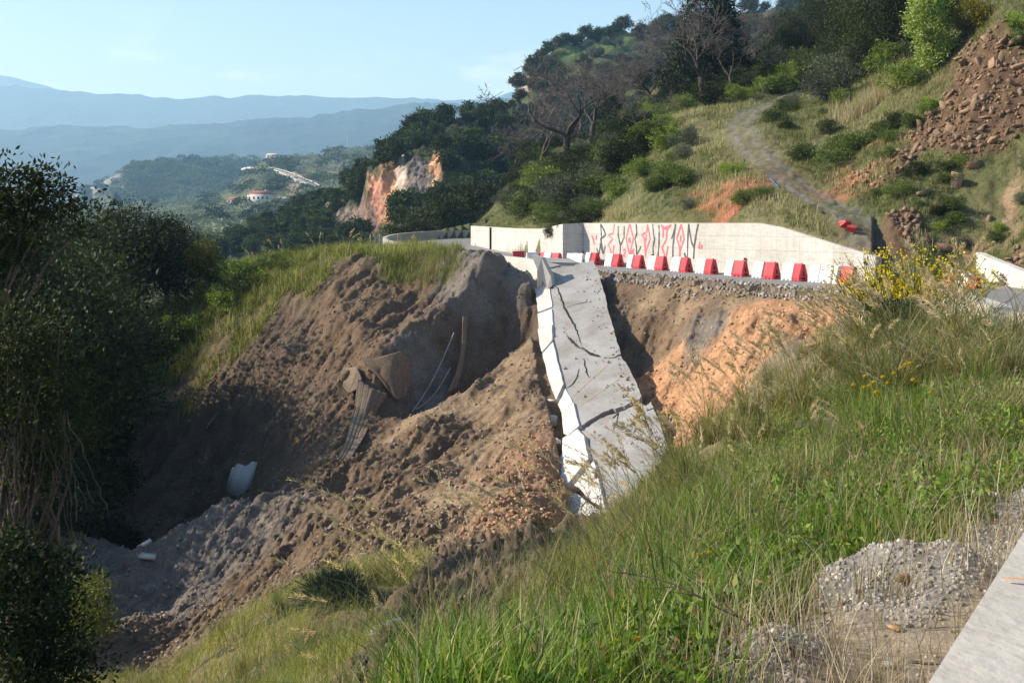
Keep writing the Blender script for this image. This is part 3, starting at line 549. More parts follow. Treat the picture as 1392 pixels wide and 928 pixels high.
# cast concrete walls with a UV along their length
def wall_seg(name, base, tops, th, mat, label, cat='wall', zb=-.5, side=1, toph=None, parent=None, nsub=10):
    """base: plan points; tops: z of the top at each; the thickness goes to the uphill side"""
    B = np.array(base, float); T_ = np.array(tops, float); V = []; Q = []; UV = []
    d = np.diff(B, axis=0); L = np.hypot(*d.T); cum = np.r_[0, np.cumsum(L)]
    nn = []
    for i in range(len(B)):
        a = d[max(i - 1, 0)] / L[max(i - 1, 0)]; b = d[min(i, len(d) - 1)] / L[min(i, len(d) - 1)]; t = a + b; t /= np.linalg.norm(t)
        k = 1 / max(.5, float(np.dot(t, b))); nn.append(np.array([t[1], -t[0]]) * side * k)
    for i in range(len(B)):
        zb_ = float(roadz(B[i][1])) + zb
        p, q = B[i], B[i] + nn[i] * th
        V += [(*p, zb_), (*p, T_[i]), (*q, T_[i]), (*q, zb_)]; UV += [(cum[i], zb_), (cum[i], T_[i]), (cum[i], T_[i] + th), (cum[i], zb_)]
    for i in range(len(B) - 1):
        a, b = 4 * i, 4 * i + 4
        for k in range(4): Q.append((a + k, b + k, b + (k + 1) % 4, a + (k + 1) % 4))
    e = 4 * (len(B) - 1); Q += [(0, 1, 2, 3), (e + 3, e + 2, e + 1, e)]
    bm = bmesh.new(); vs = [bm.verts.new(v) for v in V]; uvl = bm.loops.layers.uv.new('UVMap')
    for q in Q:
        f = bm.faces.new([vs[k] for k in q])
        for lp, k in zip(f.loops, q): lp[uvl].uv = UV[k]
    bmesh.ops.recalc_face_normals(bm, faces=bm.faces)
    me = bpy.data.meshes.new(name); bm.to_mesh(me); bm.free(); me.materials.append(mat); o = link(name, me, parent)
    if label: tag(o, label, cat)
    return o
GA = np.array([5.2, 72.6]); GB = np.array([18.26, 50.0])
def onG(px, py):
    s = (px - CX) / F; d = GB - GA; t = (s * GA[1] - GA[0]) / (d[0] - s * d[1]); p = GA + d * t; return np.array([p[0], p[1], -(py - HY) / F * p[1]])
gp = [(793, 303.2), (900, 303), (1030, 303), (1062, 309), (1190, 349)]
gb = [onG(a, b) for a, b in gp]
wg = wall_seg('graffiti_wall', [p[:2] for p in gb], [p[2] for p in gb], .45, M['wall'], 'long white concrete retaining wall sprayed with pink and dark graffiti, sloping down at one end', zb=-.4, side=-1)
# writing on it
gd = (GB - GA) / np.linalg.norm(GB - GA); gn = np.array([-gd[1], gd[0]]);
if gn[0] > 0: gn = -gn
gn3 = np.array([gn[0], gn[1], 0])
def stroke(acc, pts, w):
    P = [onG(a / 5.354 + 700, b / 5.354 + 280) for a, b in pts]
    Q_ = [P[0]]
    for a, b in zip(P[:-1], P[1:]):
        for k in (1 / 3, 2 / 3, 1): Q_.append(a + (b - a) * k)
    P = np.array(Q_); u = np.stack([P[:, :2] @ gd, P[:, 2]], 1); d = np.gradient(u, axis=0); d = d / np.maximum(np.linalg.norm(d, axis=1, keepdims=True), 1e-6); nrm = np.stack([-d[:, 1], d[:, 0]], 1)
    ww = w * (1 + .18 * rj.normal(size=(len(P), 1))) / 2
    def to3(off): return P + np.concatenate([off[:, :1] * gd[None], off[:, 1:]], 1) + gn3 * stroke.off
    stroke.off += .0006
    V = np.concatenate([to3(nrm * ww), to3(-nrm * ww)]); n = len(P); i = np.arange(n - 1); acc.add(V, np.stack([i, i + 1, i + n + 1, i + n], 1))
stroke.off = .004
DK = [[(625, 130), (630, 240), (625, 290), (640, 350)], [(630, 140), (650, 180), (662, 210), (620, 245)], [(625, 250), (640, 320), (645, 350), (658, 290)], [(592, 305), (615, 350), (622, 270)],
      [(752, 145), (752, 215), (768, 290), (765, 360)], [(768, 290), (795, 230), (795, 145)], [(882, 130), (888, 200), (873, 240), (885, 300), (885, 360), (918, 295)],
      [(1003, 130), (1008, 200), (1017, 240), (1005, 300), (1008, 370)], [(1048, 140), (1050, 200), (1048, 300), (1040, 375)], [(1170, 130), (1160, 210), (1150, 300), (1150, 380)], [(1140, 240), (1165, 165)],
      [(1265, 130), (1258, 250), (1255, 385)], [(1265, 140), (1285, 260), (1302, 300)], [(1335, 130), (1320, 200), (1305, 300), (1300, 385)], [(1232, 340), (1245, 378)]]
RD = [[(725, 130), (715, 200), (680, 210), (712, 240), (680, 280), (700, 330), (705, 410)], [(705, 400), (722, 285)], [(835, 132), (810, 235), (835, 360)], [(835, 360), (862, 235), (838, 132)], [(835, 230), (828, 260), (842, 265), (835, 230)],
      [(788, 325), (800, 312), (805, 335), (785, 365), (805, 366)], [(868, 310), (840, 345), (870, 350)], [(862, 320), (862, 372)], [(965, 132), (960, 190), (922, 210), (945, 235), (950, 370)], [(965, 132), (985, 240), (955, 320), (950, 370)], [(956, 210), (955, 252)],
      [(1065, 135), (1075, 165), (1110, 168), (1136, 135)], [(1070, 145), (1090, 158), (1130, 145)], [(1080, 165), (1078, 230)], [(1110, 165), (1100, 250), (1070, 300), (1098, 380)], [(1098, 380), (1115, 290)],
      [(1210, 132), (1178, 235), (1200, 300), (1195, 420)], [(1210, 132), (1232, 240), (1202, 320), (1195, 420)], [(1208, 215), (1204, 262)], [(560, 210), (578, 275)], [(596, 210), (590, 245)], [(1345, 260), (1340, 312)], [(1360, 280), (1357, 312)]]
a1 = Acc(); a2 = Acc()
for s in DK: stroke(a1, s, .135)
for s in RD: stroke(a2, s, .12)
link('dark_lettering', a1.mesh('dark_lettering', M['paintk']), wg); link('pink_lettering', a2.mesh('pink_lettering', M['paintr']), wg)
for px, py in ((1014, 352), (1177, 357), (888, 347), (793.5, 343)):
    p = onG(px, py) + gn3 * .06; V, Q = polytube([p + gn3 * .05, p - gn3 * .06], .075, 8); link('red_reflector', Acc().add(V, Q).mesh('red_reflector', M['red']), wg)
lw = [(3.67, 72.0), (.45, 86.0 - .8), (-1.9, 95.0), (-4.35, 105.0)]
lb = [np.array([3.67, 72.0]), np.array([P3(735, 0, 78.6)[0], 78.6]), np.array([P3(700, 0, 86.6)[0], 86.6]), np.array([P3(640, 0, 105.)[0], 105.])]
lt = [-(304.5 - HY) / F * 72, -(311 - HY) / F * 78.6, -(310.5 - HY) / F * 86.6, -(307 - HY) / F * 105]
wl_ = wall_seg('retaining_wall', [(5.2, 72.62)] + [tuple(p) for p in lb], [-.01] + lt, .4, M['wall'], 'white stepped concrete retaining wall with a dark drainpipe, before the road bends away', zb=-.4, side=1)
p = P3(668, 312, 95.0); 
dv = (lb[3] - lb[2]); tt = (p[0] - lb[2][0]) / dv[0]
s_ = (668 - CX) / F; tt = (s_ * lb[2][1] - lb[2][0]) / (dv[0] - s_ * dv[1]); pp = lb[2] + dv * tt
V, Q = polytube([(pp[0] - .09, pp[1], -(309 - HY) / F * pp[1]), (pp[0] - .09, pp[1], roadz(pp[1]) - .1)], .1, 8); link('drainpipe', Acc().add(V, Q).mesh('drainpipe', M['dark']), wl_)
# parapets
def parapet(name, pts, label, h=.9, th=.35, mat='parapet', zadd=None, zb=-1.2, side=1):
    return wall_seg(name, pts, [float(roadz(y)) + h + (zadd[i] if zadd else 0) for i, (x, y) in enumerate(pts)], th, M[mat], label, zb=zb, side=side)
def smooth(pts, n=5):
    P = np.array(pts, float); d = np.r_[0, np.cumsum(np.hypot(*np.diff(P, axis=0).T))]; q = np.linspace(0, d[-1], (len(P) - 1) * n + 1)
    out = np.stack([np.interp(q, d, P[:, 0]), np.interp(q, d, P[:, 1])], 1)
    for _ in range(4): out[1:-1] = (out[:-2] + 2 * out[1:-1] + out[2:]) / 4
    return [tuple(p) for p in out]
far_p = smooth([(-7.2, 80), (-9, 85), (-11.9, 93), (-13.5, 103), (-13.3, 112), (-10, 120.5), (-5, 125), (12, 131)])
parapet('curved_parapet', far_p, 'pale concrete parapet curving round the far bend of the road', h=.95, side=1, zb=-2)
brk = [(-7.3, 79.9), (-5.6, 75.9), (-4.1, 72.0), (-2.3, 67.6), (-.7, 63.4), (1.0, 59.6), (1.75, 57.6)]
bp_ = empty('broken_parapet', (-2, 66, -3), 0, 'white concrete parapet broken off at its end above the landslide', 'wall')
o = wall_seg('wall_face', brk, [roadz(y) + .9 + z for (x, y), z in zip(brk, (0, .0, 0, .02, .03, .0, -.12))], .32, M['white'], None, zb=-1.6, side=1)
o.parent = bp_; o.matrix_parent_inverse = Matrix.Translation((2, -66, 3))
# tilted broken end of it
e0 = np.array([1.75, 57.6]); pts = []
endp = [PV(722, 346, 57.6), PV(736, 350, 57.5), PV(749, 376, 57.0), PV(751, 388, 56.9), PV(744, 394, 56.9), PV(731, 368, 57.2)]
o = poly_prism('broken_end', endp, .3, M['parapet'], None, down=(.22, .6, .0)); o.parent = bp_; o.matrix_parent_inverse = Matrix.Translation((2, -66, 3))
near_p = [(-2.6, -2.7), (.92, 2.16), (1.6, 3.1), (5, 8.2), (8.6, 14.5), (11.3, 22), (13.3, 29.5), (14.2, 34.5)]
near_s = smooth(near_p, 4)
def zt(y): return np.interp(y, [-3, 2.1, 3.1, 8, 22, 36], [-1.0, -1.0, -1.0, -1.5, -2.1, -2.15])
wall_seg('near_parapet', near_s, [float(zt(y)) for x, y in near_s], .5, M['parapet'], 'rough grey concrete parapet running from the bottom corner round to the bend', zb=-1.5, side=1)
nearp = bpy.data.objects['near_parapet']
V = [tuple(P3(px, py, F * .997 / (py - HY))) for px, py in ((1362, 783.5), (1378, 785), (1398, 785.5), (1398, 787.5), (1378, 787), (1362, 785))]
link('orange_mark', mesh_np('orange_mark', V, [(0, 1, 4, 5), (1, 2, 3, 4)], flat_mat('orange_paint', (.62, .25, .12), .9)), nearp)
w2 = [(P3(1327, 0, 50)[0], 50.0), (P3(1345, 0, 48.6)[0], 48.6), (P3(1388, 0, 45.8)[0], 45.8), (23.9, 44.5)]
wall_seg('roadside_wall', w2, [-(343 - HY) / F * 50, -(351 - HY) / F * 48.6, -(368 - HY) / F * 45.8, -2.4], .4, M['white'], 'low white wall holding back brown earth below the scree', zb=-.4, side=-1)
# small block on the grassy ridge
o = G(400, 68); V, Q = box((-.45, -.45, -1.2), (.45, .45, .75)); tag(link('concrete_block', Acc().add(V, Q).mesh('concrete_block', M['parapet']), loc=PV(395, 371, 67)), 'grey concrete block standing in the grass of the ridge', 'block')
# mesh fence by the bend
fe = empty('mesh_fence', PV(522, 345, 88), 0, 'small wire mesh fence with thin posts at the corner of the bend', 'fence'); acc = Acc()
for k in range(4):
    V, Q = polytube([(k * .8 - 1.2, 0, -.3), (k * .8 - 1.2, 0, 1.7)], .03, 5); link('post', Acc().add(V, Q).mesh('post', M['metal']), fe)
S = [[-1.2 + .12 * k, 0, 0, -1.2 + .12 * k, 0, 1.6, .006, .006] for k in range(21)] + [[-1.2, 0, .1 + .12 * k, 1.2, 0, .1 + .12 * k, .006, .006] for k in range(13)]
V, Q = tubes(S, 3); link('wire_mesh', Acc().add(V, Q).mesh('wire_mesh', M['metal']), fe)

# ------------------------------------------------------------------ plastic barriers
def barrier_mesh():
    h, L = .8, .86
    prof = [(-.27, 0), (-.27, .10), (-.10, h), (.10, h), (.27, .10), (.27, 0)]
    bm = bmesh.new(); ends = []
    xs = [0, .12, .2, .4, .5, .68, .76, L]
    rings = []
    for i, x in enumerate(xs): rings.append([bm.verts.new((x - L / 2, a, b)) for a, b in prof])
    for i in range(len(xs) - 1):
        for k in range(5): bm.faces.new((rings[i][k], rings[i + 1][k], rings[i + 1][k + 1], rings[i][k + 1]))
        bm.faces.new((rings[i][5], rings[i + 1][5], rings[i + 1][0], rings[i][0]))
    bm.faces.new(rings[0]); bm.faces.new(rings[-1][::-1])
    bmesh.ops.recalc_face_normals(bm, faces=bm.faces)
    bmesh.ops.bevel(bm, geom=[e for e in bm.edges if len(e.link_faces) == 2 and e.calc_face_angle() > .3], offset=.022, segments=2, affect='EDGES')
    me = bpy.data.meshes.new('body'); bm.to_mesh(me); bm.free(); return me
bmr = barrier_mesh(); bmw = bmr.copy(); bmr.materials.append(M['red']); bmw.materials.append(M['whitep'])
def foot_mesh(mat):
    a = Acc()
    V, Q = box((-.09, -.275, 0), (.09, .275, .1)); a.add(V, Q); return a.mesh('foot', mat)
def sock_mesh(mat):
    a = Acc(); V, Q = box((-.015, -.035, .2), (.012, .035, .42)); a.add(V, Q); V, Q = box((-.015, -.09, .02), (.012, .09, .1)); a.add(V, Q); return a.mesh('socket', mat)
fr, fw, sk = foot_mesh(M['red']), foot_mesh(M['whitep']), sock_mesh(M['dark'])
capm = Acc(); V, Q = polytube([(0, 0, .79), (0, 0, .84)], .05, 10); capm.add(V, Q); V, Q = polytube([(0, 0, .838), (0, 0, .842)], [.05, .001], 10); capm.add(V, Q); capr = capm.mesh('filler_cap', M['red']); capw = capm.mesh('filler_cap', M['whitep'])
row_dir = np.array([16.4 - 6.4, 47.8 - 68.8]); row_dir = row_dir / np.linalg.norm(row_dir)
def barrier(x, y, z, ang, red, label, roll=0, pitch=0, group='water filled road barriers'):
    t = empty('plastic_barrier', (x, y, z), 0, label, 'barrier', group); t.rotation_euler = (roll, pitch, ang)
    link('body', bmr if red else bmw, t)
    for fx in (-.32, .0, .32): link('foot', fr if red else fw, t, (fx, 0, -.1))
    for sx in (-.43, .43): link('socket', sk, t, (sx, 0, 0))
    link('filler_cap', capr if red else capw, t, (.25, 0, 0)); return t
ROW = [(808, 0), (821, 1), (836, 0), (851, 1), (865, 0), (879, 1), (895, 0), (911, 1), (928, 0), (943, 1), (961, 0), (979, 1), (999, 0), (1018, 1), (1040, 0), (1060, 1), (1080, 0), (1097, 1), (1117, 0), (1132, 0), (1147, 0), (1164, 1)]
ORD = ['first', 'second', 'third', 'fourth', 'fifth', 'sixth', 'seventh', 'eighth', 'ninth', 'tenth', 'eleventh', 'twelfth']
nr_ = {0: 0, 1: 0}
for px, red in ROW[::-1]:
    Y = np.interp(px, [808, 1175], [69.8, 47.6]); s0 = (px + rj.normal() * .7 - (11 if red else 6) - CX) / F
    A0 = np.array([6.4, 68.8]); d = row_dir; t = (s0 * A0[1] - A0[0]) / (d[0] - s0 * d[1]); p = A0 + d * t
    lab = f"{'red' if red else 'white'} plastic barrier, {ORD[nr_[red]]} {'red' if red else 'white'} one counted from the broom end of the graffiti wall row"; nr_[red] += 1
    barrier(p[0], p[1], -2.9 + .0, math.atan2(row_dir[1], row_dir[0]) - .12 + rj.normal() * .11, red, lab)
for (px, py, h, red, lab, ang) in [(705, 353, 14, 1, 'red plastic barrier just behind the broken end of the parapet', 0.1), (724, 355, 14, 0, 'white ribbed plastic barrier beside the red one behind the broken parapet', 0.15), (737, 355, 14, 1, 'narrow red plastic barrier before the stepped retaining wall', -.95),
        (746, 356, 14, 0, 'white plastic barrier between two red ones before the stepped retaining wall', -1.0), (757, 356, 15, 1, 'red plastic barrier beside the shaded wall corner', -1.05), (779, 358, 14, 0, 'white plastic barrier right below the shaded wall corner', -.5), (787, 359, 14, 0, 'white plastic barrier beside the fallen slab top, below the wall corner', -.8)]:
    Y = .8 * F / h; Y = {705: 74, 724: 71, 737: 71, 746: 70.2, 757: 69.4, 779: 69.2, 787: 68.4}[px]; barrier((px - CX) / F * Y, Y, -2.9, ang, red, lab)
barrier(*PV(1296, 392, 46.5).xy, -2.95, -1.2, 1, 'red plastic barrier behind the yellow broom on the road').scale = (.7, .7, .7); barrier(*PV(1313, 392, 46).xy, -2.9, -1.1, 0, 'white plastic barrier with a red neighbour beyond the near parapet').scale = (.7, .7, .7)
barrier(*PV(1324, 395, 45).xy, -2.95, -1.35, 1, 'red plastic barrier beside the white one on the road beyond the near parapet').scale = (.7, .7, .7)
for px, Y, a, lab in ((1145, 53.2, .5, 'red plastic barrier tipped over beside the dirt track'), (1158, 52.6, -.4, 'second red plastic barrier lying against the tipped one by the dirt track')):
    g = G(px, Y); bo = barrier(g.x, g.y, g.z + .3, a, 1, lab, roll=1.2, pitch=.2); bo.scale = (.55, .55, .55)

# ------------------------------------------------------------------ the fallen carriageway and its parapet
def slabpt(px, py, off=0): return PV(px, py, float(slabY(px, py)) + off)
def rough2(pts, amp=.5, step=7, closed=True, rng=rj):
    out = []; n = len(pts)
    for i in range(n):
        a = np.array(pts[i], float); b = np.array(pts[(i + 1) % n], float); m = max(1, int(np.hypot(*(b - a)) / step))
        for k in range(m): out.append(a + (b - a) * k / m + (rng.normal(size=2) * amp if k else 0))
    return out
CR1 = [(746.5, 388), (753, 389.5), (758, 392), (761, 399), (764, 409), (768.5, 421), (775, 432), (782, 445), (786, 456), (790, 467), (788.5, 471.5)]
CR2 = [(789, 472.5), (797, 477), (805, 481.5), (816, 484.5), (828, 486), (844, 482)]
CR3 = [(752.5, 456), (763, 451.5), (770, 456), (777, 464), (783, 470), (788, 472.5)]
U = [(743.6, 366), (775, 361), (806.7, 353.5), (810, 362), (814, 371), (819, 388), (823.5, 404), (827, 422), (831.6, 437), (838, 460), (844, 481)]
def shrink(pts, k):
    c = np.mean(pts, 0); return [tuple(np.array(p) + (c - np.array(p)) / np.linalg.norm(c - np.array(p)) * k) for p in pts]
P1 = U[:1] + U[1:] + CR2[::-1][1:] + CR1[::-1][1:]
P2 = [(746.8, 389.5)] + CR1[1:] + CR3[::-1]
P3_ = [(753, 458)] + CR3[1:] + CR2 + [(853, 495), (859, 507), (866, 520), (872, 536), (869.5, 540.5), (845, 551), (823, 557.5), (802, 569), (788, 578), (783, 567), (775, 541), (768, 522), (760, 490)]
P4_ = [(788, 580.5), (803, 570.5), (823.5, 559.5), (845, 553), (870, 542.5), (877, 546), (884, 540), (892, 560), (899, 577), (907, 600), (913, 630), (918, 664), (912, 705), (824, 716), (810, 660), (803, 622), (797, 592)]
for nm, pts, gap, lab in (('road_slab', P1, .35, 'large grey road slab hanging tilted at the top of the collapse'), ('road_slab', P2, .35, 'narrow grey road slab sliver between two cracks beside the fallen white parapet'), ('road_slab', P3_, .35, 'middle grey road slab below the branching crack, crossed by two tan streaks'), ('road_slab', P4_, .4, 'lowest grey road slab of the collapse, its foot in the grass')):
    q = shrink(rough2(pts, .5, 4), gap); P = [slabpt(*p) for p in q]
    n = (P[len(P) // 3] - P[0]).cross(P[2 * len(P) // 3] - P[0]).normalized(); n = n if n.z > 0 else -n
    dz = {0: .0, 1: -.10, 2: -.05, 3: -.16}[[id(x) for x in (P1, P2, P3_, P4_)].index(id(pts))]; P = [p + n * dz for p in P]
    o = poly_prism(nm, P, .3, M['slab'], down=-n * .32); tag(o, lab, 'road slab', 'slabs of the collapsed road')
    if pts is P3_:
        for (a, b) in (((830, 490), (778, 537)), ((857, 503), (784, 552))):
            pa, pb = slabpt(*a), slabpt(*b); L_ = [];
            for k in range(9):
                c = slabpt(a[0] + (b[0] - a[0]) * k / 8, a[1] + (b[1] - a[1]) * k / 8) + n * (.012 - .05); d = n.cross(pb - pa).normalized() * .045; L_ += [tuple(c - d), tuple(c + d)]
            i = np.arange(8) * 2; link('tan_streak', mesh_np('tan_streak', L_, np.stack([i, i + 1, i + 3, i + 2], 1), flat_mat('dried_mud', (.36, .30, .22), .9)), o)
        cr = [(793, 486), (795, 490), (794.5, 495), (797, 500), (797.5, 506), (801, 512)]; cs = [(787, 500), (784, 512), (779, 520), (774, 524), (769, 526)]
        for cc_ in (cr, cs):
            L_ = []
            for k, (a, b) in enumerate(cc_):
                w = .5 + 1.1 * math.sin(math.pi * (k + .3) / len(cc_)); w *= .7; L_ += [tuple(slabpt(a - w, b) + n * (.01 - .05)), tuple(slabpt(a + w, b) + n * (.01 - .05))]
            i = np.arange(len(cc_) - 1) * 2; link('crack', mesh_np('crack', L_, np.stack([i, i + 1, i + 3, i + 2], 1), M['dark']), o)  # thin dark strips on the slab, painting the shade down in each crack
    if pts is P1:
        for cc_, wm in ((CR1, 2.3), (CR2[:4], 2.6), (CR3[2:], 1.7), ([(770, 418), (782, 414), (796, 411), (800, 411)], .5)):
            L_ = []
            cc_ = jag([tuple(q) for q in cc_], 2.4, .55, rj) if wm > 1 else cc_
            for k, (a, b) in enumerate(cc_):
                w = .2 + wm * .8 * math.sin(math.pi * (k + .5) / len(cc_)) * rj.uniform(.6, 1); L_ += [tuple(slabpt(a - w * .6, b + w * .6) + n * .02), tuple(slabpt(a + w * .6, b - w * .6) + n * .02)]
            i = np.arange(len(cc_) - 1) * 2; link('crack', mesh_np('crack', L_, np.stack([i, i + 1, i + 3, i + 2], 1), M['dark']), o)  # dark strips over the joints; colour stands in for shade in the gaps
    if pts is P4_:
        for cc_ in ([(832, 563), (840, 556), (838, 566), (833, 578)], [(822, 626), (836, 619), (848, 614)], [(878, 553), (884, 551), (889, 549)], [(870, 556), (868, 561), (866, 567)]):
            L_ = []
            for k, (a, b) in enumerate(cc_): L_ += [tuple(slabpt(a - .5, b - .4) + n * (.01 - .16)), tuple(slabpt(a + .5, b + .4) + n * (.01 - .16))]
            i = np.arange(len(cc_) - 1) * 2; link('crack', mesh_np('crack', L_, np.stack([i, i + 1, i + 3, i + 2], 1), M['dark']), o)  # crack depth is not cut; its shade is painted as dark strips
WP = [([(724, 369), (743, 367), (750, 416), (730.5, 423)], 'topmost white parapet block, partly shaded by the broken road edge'),
      ([(730.5, 425), (750, 418), (752, 440), (732, 446)], 'second white parapet block from the top of the fallen slab'),
      ([(732.5, 448), (752, 442), (752.5, 463), (738, 479), (735, 468)], 'third white parapet block, torn at a slant along its lower edge'),
      ([(738.5, 482), (753, 466), (767.5, 523), (757.5, 545), (752, 532), (745, 510)], 'long white parapet block halfway down the fallen slab'),
      ([(758, 548), (768, 526), (778, 545), (763, 560)], 'small white wedge of parapet below the long block'),
      ([(763, 563), (779, 547), (787, 579), (772, 592), (766, 590)], 'white parapet block beside the crossing crack'),
      ([(767, 594), (788, 581), (797, 590), (803, 621), (776, 654), (768, 628)], 'wide white parapet block above the split near the foot'),
      ([(751, 642), (766, 606), (767, 629), (775, 655), (764, 667), (749, 672)], 'thin white concrete shard leaning out from the parapet foot'),
      ([(777, 660), (804, 625), (810, 652), (819, 692), (800, 682), (784, 664)], 'white parapet block between the split and the grass'),
      ([(747, 697), (765, 677), (783, 668), (819, 694), (824, 716), (800, 730), (776, 718)], 'lowest white parapet block, criss-crossed by twig shadows')]
def wallY(px, py):
    le = np.interp(py, [p[1] for p in SL_L], [p[0] for p in SL_L]); return float(slabY(le, py)) + (le - px) * .035
for pts, lab in WP:
    q = shrink(rough2(pts, .35, 6), .15); P = [PV(a, b, wallY(a, b) - .02) for a, b in q]
    o = poly_prism('parapet_block', P, .3, M['white'], down=(.35, .42, -.3)); o.location = tuple(rj.normal(size=3) * np.array([.05, .07, .05])); tag(o, lab, 'concrete block', 'blocks of the fallen parapet')
def chunk(px, py, Y, s, flat, label, mat='white', seed=1, rot=(0, 0, 0), cat='rubble piece'):
    rr = np.random.default_rng(seed); V, T = hull_rock(rr, 10, flat); V = V * np.array(s)
    o = link('concrete_chunk', mesh_np('concrete_chunk', V, [], M[mat], None, T), loc=PV(px, py, Y) if px > 500 else G(px, Y) + Vector((0, 0, .1))); o.rotation_euler = rot; tag(o, label, cat); return o
chunk(750, 572, 41, (.32, .3, .55), .8, 'white broken concrete lump beside the middle of the fallen parapet', seed=4)
chunk(752, 545, 43, (.35, .2, .1), .4, 'small flat white chip above the broken lump', seed=5, rot=(.3, .2, .4))
chunk(757, 600, 38.6, (.18, .15, .55), .5, 'narrow white splinter of concrete leaning at the parapet edge', seed=6, rot=(.2, .7, 0))
chunk(742, 622, 37.5, (.6, .15, .12), .6, 'long thin white splinter pointing down the orange earth', seed=7, rot=(0, -.7, .1))
chunk(198, 806, 36.5, (.42, .25, .22), .6, 'white broken slab fragment on the grey earth mound', seed=8, rot=(.5, -.5, .3))
chunk(200, 818, 35.8, (.4, .3, .15), .6, 'grey slab fragment just below the white one on the earth mound', 'parapet', seed=9, rot=(.1, .2, .3))
# flat white slab fragment in the near soil
pp_ = [(500, 864), (506, 852), (516, 846), (530, 841), (546, 838), (543, 843), (532, 850), (518, 858)]
o = poly_prism('slab_fragment', [PV(a, b, 14.6 - (b - 838) * .05) for a, b in pp_], .1, M['white'], down=(0, .03, -.1)); tag(o, 'flat white slab fragment half buried beside the grass mound', 'rubble piece')
def fgb(px, py, Y0=28, Y1=58):
    Ys = np.linspace(Y0, Y1, 600); z = H((px - CX) / F * Ys, Ys); p = HY - z / Ys * F; k = int(np.argmin(np.abs(p - py))); return Vector(((px - CX) / F * Ys[k], Ys[k], z[k]))
# curved chute piece down in the bowl
acc = Acc(); rows = []
for k in range(9):
    a = math.radians(-75 + k * 17)
    for zz in (0, 1): rows.append((math.sin(a) * .9, -math.cos(a) * .9 + .9, zz * 1.7))
for k in range(9):
    a = math.radians(-75 + k * 17)
    for zz in (0, 1): rows.append((math.sin(a) * 1.0, -math.cos(a) * 1.0 + .9, zz * 1.7))
Vv = np.array(rows); Vv[:, 2] += np.where((Vv[:, 0] > .5) & (Vv[:, 2] > 1), .35, 0); Vv[:, 2] *= np.where(Vv[:, 0] < -.3, .75, 1); Q = []
for k in range(8): Q += [(2 * k, 2 * k + 2, 2 * k + 3, 2 * k + 1), (18 + 2 * k, 18 + 2 * k + 1, 18 + 2 * k + 3, 18 + 2 * k + 2), (2 * k + 1, 2 * k + 3, 21 + 2 * k, 19 + 2 * k), (2 * k, 18 + 2 * k, 20 + 2 * k, 2 * k + 2)]
Q += [(0, 1, 19, 18), (16, 34, 35, 17)]
acc.add(Vv * .82, Q); o = link('broken_drain_channel', acc.mesh('broken_drain_channel', M['white'], True), loc=fgb(320, 675) + Vector((0, -.7, .35))); o.rotation_euler = (-.25, .15, -.55); tag(o, 'curved white piece of concrete channel lying in the dark bowl', 'rubble piece')
# grey road plates at the break
for pts, lab in (([(715, 358), (745, 364), (762, 360), (735, 354), (712, 353)], 'small tilted road plate bridging to the parapet end'), ([(714, 353), (745, 356), (790, 357.5), (775, 352), (735, 349.5)], 'thin dark-edged road plate lying behind the slab top')):
    P = [PV(a, b, 60.6 + (364 - b) * .35) for a, b in pts]; o = poly_prism('road_plate', P, .2, M['slab'], down=(0, .05, -.22)); tag(o, lab, 'road slab')
# hanging ground fabric
def cloth(name, rows, label, parent=None, amp=.08, n=14, m=22, seed=0, fr=2.2):
    """rows: list of polylines (px,py,Y) from top to bottom"""
    G_ = np.array([[P3(*p) for p in r] for r in rows]); a = np.linspace(0, 1, m); b = np.linspace(0, 1, n); k0 = np.linspace(0, 1, G_.shape[1]); k1 = np.linspace(0, 1, G_.shape[0])
    A_ = np.stack([np.stack([np.interp(a, k0, G_[i, :, c]) for c in range(3)], 1) for i in range(G_.shape[0])])
    B_ = np.stack([np.stack([np.interp(b, k1, A_[:, j, c]) for c in range(3)], 1) for j in range(m)], 1)
    s = np.arange(m)[None] / fr + .4 * np.sin(np.arange(n)[:, None] * .5 + seed); B_[..., 1] -= amp * np.abs(np.sin(s)) ** .6 * 2 * np.linspace(.25, 1, n)[:, None]; B_[..., 0] += amp * np.cos(s) * .6
    me = mesh_np(name, B_.reshape(-1, 3), gridfaces(n, m), M['fabric'], smooth=True); o = link(name, me); md = o.modifiers.new('thick', 'SOLIDIFY'); md.thickness = .03; tag(o, label, 'fabric sheet'); return o
# ------------------------------------------------------------------ the air
hv, hq = box((-6800, -60, -91.5), (4200, 10800, 1560))
hz = link('haze', mesh_np('haze', hv, hq)); tag(hz, kind='stuff'); hz.data.materials.clear()
mh = bpy.data.materials.new('haze'); mh.use_nodes = True; nt = mh.node_tree; nt.nodes.clear(); out = nt.nodes.new('ShaderNodeOutputMaterial'); pv = nt.nodes.new('ShaderNodeVolumePrincipled')
pv.inputs['Color'].default_value = (.36, .64, 1.0, 1); pv.inputs['Absorption Color'].default_value = (.5, .6, 1, 1); pv.inputs['Density'].default_value = 1.65e-4; pv.inputs['Anisotropy'].default_value = .1
nt.links.new(pv.outputs[0], out.inputs['Volume']); hz.data.materials.append(mh)
